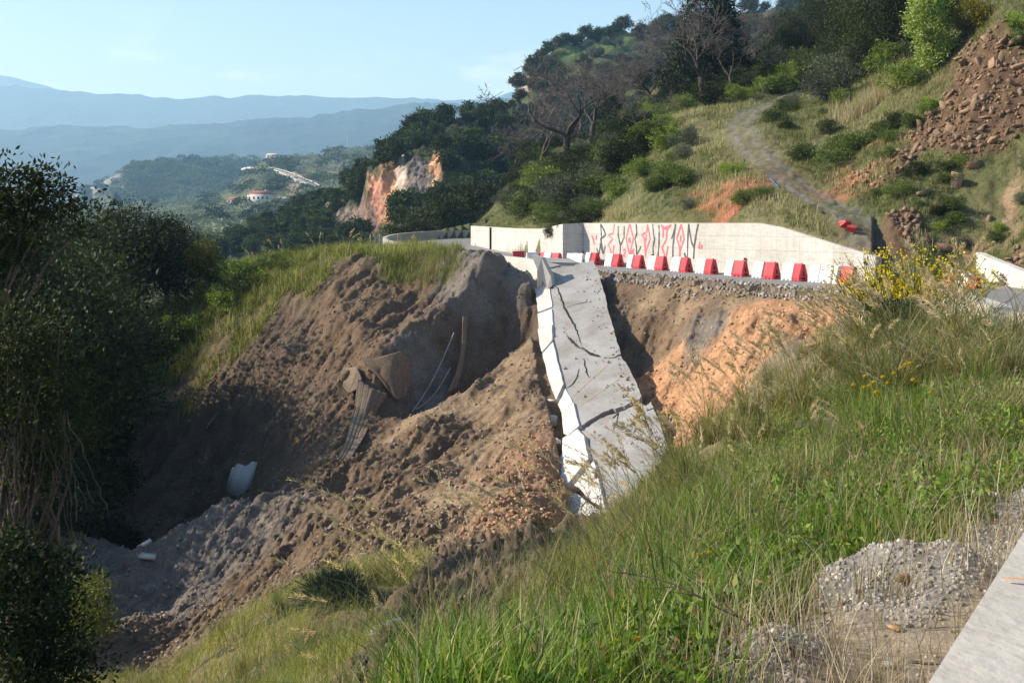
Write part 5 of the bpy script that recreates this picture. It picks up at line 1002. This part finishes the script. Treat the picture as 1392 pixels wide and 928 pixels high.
def tufts(name, P, rg, per, spread, h, w, lean, cs, p, lv=3, az0=None, label=None, cat=None, droop=0, mat='grass'):
    n = len(P); i = np.repeat(np.arange(n), per); m = len(i); Pb = P[i].copy(); Pb[:, :2] += rg.normal(size=(m, 2)) * spread
    Pb[:, 2] = H(Pb[:, 0], Pb[:, 1]) - .02; hs = (rg.uniform(.55, 1.2, n))[i] * rg.uniform(.6, 1.15, m) * h
    az = rg.uniform(0, 6.283, m) if az0 is None else az0 + rg.normal(size=m) * 1.1
    V, Q, C = blades(Pb, az, hs, w * rg.uniform(.6, 1.3, m), rg.uniform(.1, 1, m) * lean, colmix(rg, m, cs, p), lv, rg, droop=droop)
    return tag(link(name, mesh_np(name, V, Q, M[mat], C)), label, cat, None, 'stuff')
dens = lambda s, t=0: (lambda x, y: np.clip(.55 + 1.3 * pn(x * s, y * s, 61) + t, .03, 1))
P, rg = scatter(5200, (420, 1420), (2.9, 20), 1, 'LD', dens(1.1, .0)); tufts('meadow_grass', P[rg.random(len(P)) < .8], rg, 12, .05, .20, .0075, .9, GR, [.28, .27, .18, .13, .14], 4, label='lush green grass of the near bank', cat='grass')
P, rg = scatter(1900, (540, 1200), (3.0, 11), 2, 'L', lambda x, y: np.clip(1.15 - (x / y * F + CX - 560) / 640 + .9 * pn(x * .8, y * .8, 4), 0, 1)); tufts('tall_grass', P, rg, 8, .07, .42, .011, .8, GR, [.36, .3, .16, .1, .08], 5, label='tall green reed-like grass at the bottom edge of the bank', cat='grass')
P, rg = scatter(3600, (560, 1420), (2.8, 16), 12, 'LVbW', dens(.8, .15)); tufts('dry_stalks', P, rg, 5, .06, .38, .0045, .9, [(.36, .30, .2), (.20, .15, .12), (.56, .50, .38)], [.35, .3, .35], 4, label='thin dry stalks standing among the green grass', cat='grass')
P, rg = scatter(5200, (860, 1420), (4.0, 19), 22, 'LD', lambda x, y: np.clip(2.6 * pn(x * .9, y * .6, 14) - .35 + np.clip((y - 9) * .05, 0, .3), 0, 1)); tufts('weed_clumps', P, rg, 10, .06, .5, .012, .75, [(.12, .20, .03), (.20, .28, .05), (.07, .12, .02), (.30, .27, .12)], [.35, .3, .2, .15], 4, label='taller clumps of weeds and grass rising from the near bank', cat='grass')
# broad-leaved weeds
P, rg = scatter(9500, (640, 1420), (3.0, 19), 3, 'LL', dens(1.0, .1)); n = len(P); per = 16; i = np.repeat(np.arange(n), per); m = n * per; hh = rg.uniform(.05, .26, n)[i]
Pc = P[i] + rg.normal(size=(m, 3)) * np.array([.055, .055, 0]); Pc[:, 2] += rg.uniform(0.02, 1, m) * hh; D = unit(rg.normal(size=(m, 3)) + np.array([0, 0, .35]))
V, Q, C = leaves(Pc, D, rg.uniform(.03, .075, m), rg.uniform(.014, .034, m), colmix(rg, m, [(.12, .22, .03), (.19, .30, .05), (.07, .13, .02), (.28, .32, .08), (.30, .17, .09)], [.34, .28, .2, .13, .05]), rg); tag(link('leafy_weeds', mesh_np('leafy_weeds', V, Q, M['grass'], C)), 'broad leaved green weeds between the grass', 'weeds', None, 'stuff')
P, rg = scatter(3200, (840, 1420), (8, 40), 4, 'LD', dens(.35, .1)); tufts('rough_grass', P, rg, 11, .16, .38, .011, .9, [(.09, .15, .025), (.17, .20, .05), (.34, .28, .15), (.50, .42, .27)], [.34, .24, .22, .2], 3, label='rough mixed green and dry grass towards the road', cat='grass')
P, rg = scatter(3800, (60, 1000), (10, 27), 5, 'MD', dens(.4, .35)); tufts('mound_grass', P, rg, 22, .13, .55, .0075, 1.15, [(.18, .22, .045), (.30, .32, .08), (.12, .16, .035), (.52, .45, .24)], [.32, .34, .16, .18], 4, droop=.15, label='fine yellow green arching grass on the mound in the bowl', cat='grass')
P, rg = scatter(3200, (140, 640), (57, 84), 6, 'K', dens(.3, .25)); tufts('ridge_grass', P, rg, 34, .20, 1.05, .026, .95, [(.12, .16, .035), (.24, .27, .07), (.06, .085, .02), (.48, .41, .25)], [.32, .3, .22, .16], 3, label='tall tufted grass along the ridge below the road', cat='grass')
P, rg = scatter(2200, (520, 760), (58, 70), 16, 'KBY', lambda x, y: np.clip(.9 * (x / y * F + CX < 625), 0, 1)); tufts('edge_grass', P[P[:, 2] > -3.6], rg, 12, .25, .6, .025, .6, [(.10, .14, .035), (.19, .22, .06), (.30, .27, .15)], [.4, .4, .2], 3, label='grass fringe on the edge under the parapet', cat='grass')
P, rg = scatter(21000, (640, 1480), (49, 150), 7, 'HSLMK', dens(.16, .3)); P = P[P[:, 2] > -2.6]; far = P[:, 1]
tufts('hillside_grass', P, rg, 10, .3, .42, .034, .8, [(.07, .10, .025), (.12, .16, .035), (.17, .21, .05), (.26, .22, .12)], [.3, .3, .2, .2], 3, label='green grass covering the open hillside', cat='grass')
P, rg = scatter(9000, (800, 1300), (50, 100), 8, 'SR', dens(.3, .05)); P = P[P[:, 2] > -2.6]; tufts('pale_dry_grass', P, rg, 9, .22, .62, .03, .5, [(.46, .41, .27), (.30, .28, .15), (.14, .17, .05)], [.4, .3, .3], 3, label='pale dry grass along the dirt track', cat='grass')
P, rg = scatter(7000, (150, 1450), (24, 60), 9, 'CPBOYb', lambda x, y: np.clip(.02 + 1.1 * pn(x * .22, y * .22, 88), 0, .8)); P = P[P[:, 1] > 45]; P = P[P[:, 0] > 8]; tufts('scree_grass', P, rg, 9, .3, .32, .03, .8, [(.09, .13, .03), (.15, .19, .05), (.28, .25, .14)], [.4, .4, .2], 3, label='grass patches on the scree', cat='grass')
# dry grass tuft on the hill
g = find_ground(1185, 145, 60); P = np.array([[g.x + dx, g.y + dy, 0] for dx in np.linspace(-2.6, 2.6, 14) for dy in (-.8, 0, .8)]); rg = np.random.default_rng(3); tag(tufts('dry_grass_tuft', P, rg, 40, .3, 1.9, .03, .45, [(.50, .44, .32), (.36, .31, .2), (.2, .2, .1)], [.5, .35, .15], 3), 'large pale dry grass tuft below the dark evergreens', 'grass')
# fountain grass tussocks with seed heads
def tussock(seed, h=1.0, nb=150, ns=9, az=None, fine=1.0, green=.5):
    rg = np.random.default_rng(seed); cs = [(.11, .15, .03), (.18, .20, .06), (.36, .30, .17), (.26, .22, .12)]; p = [.35 * green * 2, .25 * green * 2, .2 + .3 * (1 - 2 * green) / 2 + .0, 0]; p[3] = max(0, 1 - sum(p)); p = np.array(p) / sum(p)
    Pb = rg.normal(size=(nb, 3)) * np.array([.08, .08, 0]); a1 = rg.uniform(0, 6.283, nb); V, Q, C = blades(Pb, a1, h * rg.uniform(.4, .95, nb), .009 * fine * rg.uniform(.6, 1.2, nb), rg.uniform(.2, 1.2, nb), colmix(rg, nb, cs, p), 5, rg, droop=.2)
    leaf = mesh_np('grass_blades', V, Q, M['grass'], C); stems = []
    for k in range(ns):
        aa = (math.pi + rg.normal() * .7) if az is None else az + rg.normal() * .5; le = rg.uniform(.2, .75) * h; hh_ = h * rg.uniform(.85, 1.3); b = rg.normal(size=3) * np.array([.06, .06, 0]); pts = [b + np.array([math.cos(aa) * le * t ** 1.8, math.sin(aa) * le * t ** 1.8, hh_ * (t - .12 * t ** 3)]) for t in np.linspace(0, 1, 8)]
        S = []
        for q0, q1 in zip(pts[:6], pts[1:7]): S.append([*q0, *q1, .0028 * fine, .0024 * fine])
        L = rg.uniform(.16, .30) * h; d = unit(pts[7] - pts[6] + np.array([math.cos(aa) * .02, 0, 0])); base_ = pts[6]; n = 70; t = rg.uniform(0, 1, n); bend = np.stack([np.full(n, math.cos(aa)) * .12 * L, np.zeros(n), np.full(n, -.06 * L)], 1) * (t ** 2)[:, None]
        Pp = base_ + d * (t * L)[:, None] + bend + rg.normal(size=(n, 3)) * .0042 * fine; Dd = unit(d[None] * 1.5 + rg.normal(size=(n, 3)) * .55); ln = .05 * fine * np.sin(np.clip(t * .85 + .12, 0, 1) * math.pi) ** .5 + .01
        V, Q, C = leaves(Pp, Dd, ln, .0075 * fine, np.array((.54, .44, .31)) * rg.uniform(.6, 1.35, (n, 1)), rg); hd = mesh_np('seed_head', V, Q, M['grass'], C)
        V, Q = tubes(S, 3); stems.append((Acc().add(V, Q, (.30, .26, .13)).mesh('stalk', M['grass']), hd))
    return leaf, stems
TU = [tussock(s, nb=200, ns=5, fine=1.3, green=g_) for s, g_ in ((1, .45), (2, .3), (3, .5), (4, .35))]
TN = [tussock(s, nb=110, ns=4, fine=.62, green=.5) for s in (11, 12, 13)]
def put(T, loc, s, label, group=None, rz=0, name='grass_tussock'):
    t = empty(name, loc, rz, label, 'grass clump', group); t.scale = (s, s, s); link('grass_blades', T[0], t)
    for st, hd in T[1]: link('seed_head', hd, link('stalk', st, t))
    return t
rg = np.random.default_rng(9)
for k, (px, Y, s) in enumerate([(1215, 14, 1.25), (1262, 15, 1.3), (1190, 15, 1.2), (1295, 14, 1.15), (1325, 13, 1.1), (1240, 17, 1.4), (1170, 17, 1.2), (1300, 18, 1.3), (1350, 16, 1.1), (1375, 14, 1.0), (1220, 19, 1.4), (1275, 20, 1.4), (1150, 20, 1.2), (1385, 18, 1.0), (1330, 20, 1.2),
      (1090, 16, 1.15), (1060, 18, 1.2), (1110, 19, 1.2), (1040, 15, 1.0), (1075, 22, 1.3), (1020, 20, 1.1), (1125, 24, 1.3), (1180, 24, 1.3), (1000, 17, 1.0), (1165, 29, 1.2), (1195, 32, 1.2),
      (930, 16, 1.1), (905, 13, 1.05), (960, 19, 1.2), (880, 11, 1.0), (940, 12, .95), (985, 24, 1.2), (860, 14, .9), (1010, 28, 1.2), (1045, 31, 1.2), (1090, 34, 1.1), (845, 10, .7), (915, 21, 1.1), (1230, 27, 1.2), (1130, 35, 1.1), (960, 30, 1.1)]):
    g = G(px, Y); put(TU[k % 4], g - Vector((0, 0, .03)), s * rg.uniform(.85, 1.1) * (1.25 if px < 1000 else 1.25), 'fountain grass tussock with tan seed heads leaning with the wind', 'fountain grass tussocks on the bank', rg.normal() * .5)
for k, (px, Y, s) in enumerate([(575, 5.2, 1.0), (610, 5.0, 1.1), (650, 5.8, .9), (505, 5.6, .9), (690, 5.2, 1.0), (735, 6.5, 1.1), (790, 6.0, 1.1), (470, 5.8, .8), (840, 5.5, .9), (560, 4.6, .8), (760, 8.5, 1.15), (820, 8.0, 1.1), (700, 8.5, 1.0), (880, 7.5, .95), (950, 6.5, .9), (1010, 7.5, .95), (905, 6.0, .9), (1080, 8.5, .9), (1150, 9.5, .9), (1250, 9, .8), (1050, 6.6, .8), (1320, 8.8, .8), (1200, 7.5, .75), (980, 9, 1.0), (1120, 11, 1.0), (1290, 11, .9), (1370, 10, .9)]):
    g = G(px, Y); put(TN[k % 3], g - Vector((0, 0, .02)), s, 'thin near grass clump with upright tan seed heads at the bottom edge', 'thin seed-headed clumps at the bottom edge', rg.normal() * .6, 'seeding_grass')
for k, (px, Y, s) in enumerate([(250, 17, .8), (330, 16, .8), (380, 19, .9), (300, 20, .9), (420, 15, .8), (510, 19.5, 1.2), (540, 20, 1.2), (400, 13.5, .8), (220, 20, .8), (470, 20, 1.0)]):
    g = G(px, Y); put(TU[k % 4], g - Vector((0, 0, .03)), s * .8, 'arching fountain grass tussock on the lit grass mound', 'tussocks on the grass mound', rg.normal())
for k, (px, Y) in enumerate([(270, 64), (310, 66), (350, 67), (430, 69), (470, 70), (230, 63), (500, 70.5), (380, 69), (200, 61.5), (560, 69), (330, 64), (290, 69), (285, 52.5)]):
    g = G(px, Y); put(TU[k % 4], g - Vector((0, 0, .05)), 1.5 if k < 12 else 1.1, 'tall seeding grass tussock on the ridge below the road' if k < 12 else 'yellow green tussock beside the curved concrete piece in the dark bowl', 'tall tussocks on the ridge' if k < 12 else None, rg.normal())
# broom bush
g = G(1236, 24.5); t = empty('broom_bush', g, 0, 'broom bush with yellow flowers in front of the end of the graffiti wall', 'bush'); t.scale = (1.2, 1.15, 1.12); rb_ = np.random.default_rng(12); S = []; tips = []
for k in range(420):
    b = rb_.normal(size=3) * np.array([.45, .25, 0]); d = unit(np.array([rb_.normal() * .42 + b[0] * .6, rb_.normal() * .35, 1.0])); L = rb_.uniform(.9, 2.15) * (1 - .12 * abs(b[0])); p = b
    for j in range(5):
        d = unit(d + rb_.normal(size=3) * .07); q = p + d * L / 5; S.append([*p, *q, .007, .005]); p = q
        if j >= 2: tips.append((p + rb_.normal(size=3) * .03, d))
V, Q = tubes(S, 3); link('stems', Acc().add(V, Q, (.11, .17, .05)).mesh('stems', M['grass']), t)
Pf = np.array([p for p, d in tips if p[2] > .85 and rb_.random() < .8]); m = 4; Pf = np.repeat(Pf, m, 0) + rb_.normal(size=(len(Pf) * m, 3)) * .035; V, Q, C = leaves(Pf, rb_.normal(size=Pf.shape), .062, .05, np.array((.80, .62, .02)) * rb_.uniform(.75, 1.1, (len(Pf), 1)), rb_); link('yellow_flowers', mesh_np('yellow_flowers', V, Q, M['grass'], C), t)
# yellow wild flowers
def flower_mesh(s):
    rr = np.random.default_rng(2); n = 34; a_ = rr.uniform(0, 6.283, n); el = rr.uniform(.1, 1.1, n); D = np.stack([np.cos(a_) * np.cos(el), np.sin(a_) * np.cos(el), np.sin(el)], 1); V, Q, C = leaves(np.zeros((n, 3)), D, s, s * .36, np.array((.85, .60, .01)) * rr.uniform(.8, 1.05, (n, 1)), rr); return mesh_np('flower_head', V, Q, M['grass'], C)
fm = flower_mesh(.021); fm2 = flower_mesh(.035)
def flower(px, py, Y, label, group=None, big=False):
    p = PV(px, py, Y); z0 = float(H(p.x, p.y)[0]); t = empty('yellow_flower', (p.x, p.y, z0), 0, label, 'flower', group); V, Q = polytube([(0, 0, 0), (.01, 0, (p.z - z0) * .5), (0, 0, p.z - z0)], .0025, 4); link('stem', Acc().add(V, Q, (.1, .16, .03)).mesh('stem', M['grass']), t); o = link('flower_head', fm2 if big else fm, t, (0, 0, p.z - z0)); o.rotation_euler = (-.5, .2, 0)
flower(837, 873, 4.05, 'larger yellow dandelion in the grass near the bottom edge'); flower(865, 869, 4.0, 'smaller yellow dandelion just right of the larger one')
for px, py, Y in [(950, 755, 5.4), (964, 752, 5.4), (966, 792, 5.0), (1194, 537, 10.5), (1188, 520, 11.5), (1200, 513, 12), (1176, 512, 12), (1215, 508, 12.5), (1226, 500, 13), (1237, 494, 13), (1191, 534, 10.5), (1246, 520, 12), (1265, 534, 11.5), (1231, 496, 13), (1256, 479, 15), (1296, 448, 17), (1175, 527, 11.5), (1160, 524, 12), (1182, 525, 11.5), (1241, 517, 12), (1263, 476, 15), (1207, 521, 12), (1222, 536, 11)]:
    g = G(px, Y); yy = min(py, HY - (g.z + .1) / Y * F); flower(px, yy, Y, 'small yellow wildflower among the grass of the bank', 'yellow wildflowers of the bank', Y > 9)
# twigs by the gravel
S = []; rt = np.random.default_rng(6)
for k, (px, py, Y, dx, dy, L) in enumerate([(1010, 810, 4.6, 1, -.2, .9), (1120, 860, 3.9, -1, .5, .8), (1170, 880, 3.8, -.9, -.3, .9), (1240, 860, 4.0, .8, -.5, .6), (760, 640, 9, .5, .2, 1.2), (1080, 700, 6.0, .3, .9, .7)]):
    p = P3(px, py, Y); p[2] = float(H(p[0], p[1])[0]) + .05; d = unit(np.array([dx, dy, .12]));
    for j in range(9):
        q = p + d * L / 9; S.append([*p, *q, .006 - j * .0004, .0055 - j * .0004]); d = unit(d + rt.normal(size=3) * .14); p = q; p[2] = max(p[2], float(H(p[0], p[1])[0]) + .01)
        if j > 2: e_ = p + unit(d + rt.normal(size=3) * .6) * .14; S.append([*p, *e_, .0025, .0012])
V, Q = tubes(S, 4); tag(link('dead_twigs', Acc().add(V, Q, (.16, .12, .09)).mesh('dead_twigs', M['bark'])), 'dry brown twigs lying over the gravel and grass', 'twigs', None, 'stuff')
# thorny twigs before the lowest parapet block
S = []
for k in range(46):
    p = P3(rt.uniform(745, 830), rt.uniform(690, 735), 27.5 + rt.normal() * .3); d = unit(np.array([rt.normal() * .7, rt.normal() * .3, 1.0]))
    for j in range(7):
        q = p + d * .17; S.append([*p, *q, .010 - j * .001, .009 - j * .001]); d = unit(d + rt.normal(size=3) * .25); p = q
        e_ = p + unit(d + rt.normal(size=3) * .8) * .14; S.append([*p, *e_, .005, .003])
V, Q = tubes(S, 3); tag(link('thorn_bush', Acc().add(V, Q, (.10, .08, .065)).mesh('thorn_bush', M['bark'])), 'leafless thorny bush in front of the lowest parapet block', 'bush')
# ------------------------------------------------------------------ stones
LITE = [hull_rock(R, 8, .7) for _ in range(4)]; KEEP = ROCKS
def stones(name, n, pxr, Yr, seed, want, smin, smax, cols, label, thin=None, cmix=.5, mat='pebble'):
    global ROCKS
    P, rg = scatter(n, pxr, Yr, seed, want, thin); ROCKS = LITE; s = smin * (smax / smin) ** (rg.random(len(P)) ** 2.6); r, c = gidx(P[:, 0], P[:, 1]); C = colmix(rg, len(P), cols, [1 / len(cols)] * len(cols)) * (1 - cmix) + colA[r, c] * rg.uniform(.9, 1.5, (len(P), 1)) * cmix
    a = scatter_rocks(P, s, C, rg, 4, .15); ROCKS = KEEP; return tag(link(name, a.mesh(name, M[mat])), label, 'stones', None, 'stuff')
gc = [(.32, .31, .29), (.23, .22, .20), (.15, .145, .14), (.30, .23, .17), (.45, .44, .42)]; bc = [(.28, .22, .16), (.20, .15, .11), (.36, .31, .25), (.25, .22, .2)]
stones('soil_gravel', 16000, (960, 1460), (2.7, 8), 131, 'W', .004, .02, gc + [(.35, .27, .18)], 'sparse gravel on the beige soil by the parapet'); stones('gravel', 70000, (960, 1460), (2.7, 8), 31, 'V', .0045, .026, gc, 'grey and white gravel heaped beside the parapet'); stones('loose_gravel', 9000, (850, 1450), (3, 12), 32, 'L', .004, .02, gc, 'scattered gravel between the grass', dens(.8, -.35))
stones('landslide_rubble', 30000, (100, 1200), (24, 62), 33, 'BbYP', .015, .13, bc, 'brown rubble strewn over the landslide'); stones('orange_rubble', 15000, (620, 1190), (25, 56), 34, 'Oo', .02, .13, [(.44, .27, .16), (.38, .23, .13), (.52, .38, .26)], 'orange rubble of the fresh scarp')
stones('scree', 15000, (1080, 1480), (44, 72), 35, 'CR', .04, .30, [(.25, .165, .105), (.18, .12, .08), (.33, .25, .18)], 'brown broken stone of the scree', mat='rock'); stones('track_stones', 4000, (950, 1260), (48, 100), 36, None, .02, .1, gc, 'stones along the dirt track'); stones('bank_soil_clods', 7000, (420, 900), (7, 24), 37, 'bBD', .006, .06, bc, 'soil clods and small stones in the near slope')
# crumbs of broken road along the torn edge
rg = np.random.default_rng(71); tn = np.array(tornj); k = rg.integers(0, len(tn), 2600); P = np.concatenate([tn[k] + rg.normal(size=(2600, 2)) * .38, np.zeros((2600, 1))], 1); ii = inpoly(P[:, 0], P[:, 1], ROADP); P[:, 2] = np.where(ii, roadz(P[:, 1]) + .0, H(P[:, 0], P[:, 1])); ROCKS = LITE
aa = scatter_rocks(P, .03 + .16 * rg.random(2600) ** 3, colmix(rg, 2600, [(.26, .24, .21), (.22, .17, .12), (.32, .30, .28)], [.4, .4, .2]), rg, 4, .2); ROCKS = KEEP; tag(link('road_crumbs', aa.mesh('road_crumbs', M['pebble'])), 'broken crumbs of road along the torn edge', 'stones', None, 'stuff')
# soil and stones fallen on the slabs
n = 900; py = rg.uniform(365, 700, n); l_ = np.interp(py, [p[1] for p in SL_L], [p[0] for p in SL_L]); r_ = np.interp(py, [p[1] for p in SL_R], [p[0] for p in SL_R]); tt = np.where(rg.random(n) < .6, 1 - rg.random(n) ** 2 * .35, rg.random(n)); px = l_ + (r_ - l_) * tt * .97
P = np.stack([P3(a, b, float(slabY(a, b))) for a, b in zip(px, py)]); P[:, 2] -= .02; ROCKS = LITE; aa = scatter_rocks(P, .012 + .10 * rg.random(n) ** 6, colmix(rg, n, [(.24, .20, .16), (.31, .30, .28), (.32, .24, .17)], [.4, .3, .3]), rg, 4, .2); ROCKS = KEEP
tag(link('slab_grit', aa.mesh('slab_grit', M['pebble'])), 'soil crumbs and stones lying on the fallen slabs', 'stones', None, 'stuff')
# single rocks on the scree
rk = [mesh_np('rock', V * 1.0, [], M['rock'], np.tile((.23, .155, .10), (len(V), 1)) * R.uniform(.75, 1.25), T) for V, T in KEEP]
P, rg = scatter(700, (1100, 1440), (48, 70), 40, 'CR'); P = P[:95]
for k, p in enumerate(P):
    o = link('scree_rock', rk[k % 9], loc=tuple(p + np.array([0, 0, .08]))); s = .2 + .38 * rg.random() ** 2; o.scale = (s * 1.5, s, s * .55); o.rotation_euler = (rg.normal() * .5, -.6 + rg.normal() * .35, rg.uniform(0, 6)); tag(o, 'angular brown rock lying on the scree beside the track', 'rock', 'rocks on the scree')
for px, py, s, sh, lab in [(1136, 208, .55, (1.5, .8, .5), 'pale flat rock above the red earth patch by the track'), (1262, 158, .6, (1.0, .8, .9), 'reddish squared rock in the middle of the scree'), (1290, 140, .5, (1.2, .8, .8), 'leaning rock just right of the squared one'), (1322, 222, .8, (.8, .9, 1.1), 'grey-white outcrop block standing out of the right slope'), (1300, 250, .7, (.8, .7, 1.5), 'tall pale outcrop slab below the grey-white block'), (1257, 262, .6, (1.3, .7, .9), 'pale broken outcrop left of the tall slab'),
      (1345, 298, .5, (.8, .6, 1.2), 'pale upright rock low on the right slope'), (1190, 352, .5, (1.3, .7, .6), 'brown boulder at the track mouth'), (1275, 335, .6, (1.5, .8, .8), 'brown flat boulder behind the broom'), (1318, 350, .5, (1.5, .9, .7), 'dark reddish boulder at the foot of the slope by the low wall'), (1255, 325, .45, (1, .8, 1), 'small brown boulder between the track and the slope'), (1375, 60, 1.0, (1.4, .8, .7), 'brown rock high on the scree edge'), (1040, 268, .4, (1.2, .8, .7), 'small grey rock by the dirt track edge')]:
    g = find_ground(px, py, 46, 90); i = int(R.integers(0, 9)); o = link('boulder', rk[i], loc=g); o.scale = tuple(s * np.array(sh)); o.rotation_euler = (R.uniform(-.3, .3), R.uniform(-.3, .3), R.uniform(0, 6)); tag(o, lab, 'rock')
for px, Y, s, c, lab in [(1228, 4.75, .05, 0, 'brown stone on top of the gravel heap'), (1218, 4.4, .035, 1, 'ochre stone on the side of the gravel heap'), (1208, 4.05, .028, 2, 'white pebble on the gravel heap'), (968, 3.35, .07, 0, 'brown stone at the edge of the bottom gravel pile'), (1275, 8.6, .07, 1, 'pale stone lying in the grass beyond the heap'), (1352, 7.2, .04, 2, 'grey-white stone at the parapet edge gravel'), (1160, 38, .6, 1, 'brown boulder at the lip of the orange scarp'), (1105, 36, .35, 1, 'grey stone below the lip of the orange scarp')]:
    V, T = KEEP[int(R.integers(0, 9))]; o = link('loose_stone', mesh_np('loose_stone', V, [], M['rock'], np.tile([(.30, .20, .12), (.42, .27, .14), (.6, .58, .55)][c], (len(V), 1)), T), loc=G(px, Y) + Vector((0, 0, s * .4))); o.scale = (s * 1.4, s, s * .75); o.rotation_euler = (.2, .1, R.uniform(0, 6)); tag(o, lab, 'stone')
# blue pipe beside the track
g = find_ground(1047, 246, 55, 80); q = find_ground(1058, 256, 55, 80); V, Q = polytube([g + Vector((0, 0, .15)), q + Vector((0, 0, .12))], .035, 8); tag(link('blue_pipe', Acc().add(V, Q).mesh('blue_pipe', flat_mat('blue_plastic', (.05, .16, .45), .5))), 'short blue pipe lying beside the dirt track', 'pipe')
# ground fabric and cables
def onT(px, py, off=.25, Y0=26, Y1=60):
    Ys = np.linspace(Y0, Y1, 700); x = (px - CX) / F * Ys; z = H(x, Ys); p = HY - z / Ys * F; idx = np.nonzero(np.diff(np.sign(p - py)))[0]; k = idx[0] if len(idx) else int(np.argmin(abs(p - py))); return (px, py, float(Ys[k]) - off)
Yf = onT(518, 482, .2)[2] - .25
cloth('ground_fabric', [[(486, 484, Yf + .3), (508, 488, Yf + .1), (530, 481, Yf), (546, 477, Yf + .1), (557, 489, Yf + .5)], [(495, 494, Yf), (515, 500, Yf - .1), (533, 497, Yf - .15), (547, 495, Yf), (557, 505, Yf + .4)], [(508, 506, Yf - .1), (522, 516, Yf - .3), (536, 518, Yf - .3), (547, 516, Yf - .1), (556, 524, Yf + .2)], [(534, 538, Yf - .35), (538, 542, Yf - .4), (542, 544, Yf - .4), (546, 543, Yf - .3), (551, 538, Yf - .2)]], 'brown ground fabric sheet hanging as a pointed flap from the torn slope', amp=.05, m=60, n=30, fr=5)
cloth('ground_fabric', [[onT(486, 515, .5), onT(506, 528, .6), onT(528, 536, .5)], [onT(482, 550, .5), onT(496, 560, .6), onT(512, 560, .5)], [onT(470, 595, .4), onT(482, 600, .5), onT(497, 592, .4)], [onT(458, 622, .3), onT(466, 628, .3), onT(478, 622, .3)]], 'pleated brown ground fabric trailing down the slope below the flap', amp=.05, m=70, n=24, seed=1, fr=2.0)
cloth('ground_fabric', [[onT(470, 500, .3), onT(486, 498, .4), onT(492, 515, .4)], [onT(466, 525, .3), onT(476, 535, .4), onT(484, 530, .4)]], 'small brown fabric scrap left of the hanging flap', amp=.03, seed=2, fr=4)
cloth('ground_fabric', [[onT(628, 430, .5), onT(636, 430, .5)], [onT(627, 470, .6), onT(634, 472, .6)], [onT(620, 505, .5), onT(628, 508, .5)], [onT(606, 535, .4), onT(620, 530, .4)]], 'narrow grey fabric strip hanging in the shaded hollow', amp=.05, m=8, seed=3)
for k, (a, b) in enumerate((((617, 452), (560, 560)), ((612, 500), (566, 556)))):
    A_, B_ = np.array(P3(*onT(*a, .5))), np.array(P3(*onT(*b, .3))); pts = [A_ + (B_ - A_) * t - np.array([0, 0, .35 * math.sin(t * math.pi)]) for t in np.linspace(0, 1, 10)]; V, Q = polytube(pts, .028, 5)
    tag(link('hanging_cable', Acc().add(V, Q, (.35, .33, .3)).mesh('hanging_cable', M['bark'])), ('long' if k == 0 else 'short') + ' thin cable hanging across the shaded hollow of the slope', 'cable')
for k, (a, b, lab) in enumerate((((280, 582), (297, 560), 'thin dead stick lying in the dark part of the bowl'), ((160, 592), (178, 604), 'broken branch at the shaded foot of the ridge'))):
    A_, B_ = np.array(P3(*onT(*a, .2, 30, 60))), np.array(P3(*onT(*b, .2, 30, 60))); V, Q = polytube([A_, (A_ + B_) / 2 + [0, 0, .05], B_], [.06, .05, .03], 6); tag(link('dead_branch', Acc().add(V, Q, (.25, .22, .18)).mesh('dead_branch', M['bark'])), lab, 'branch')
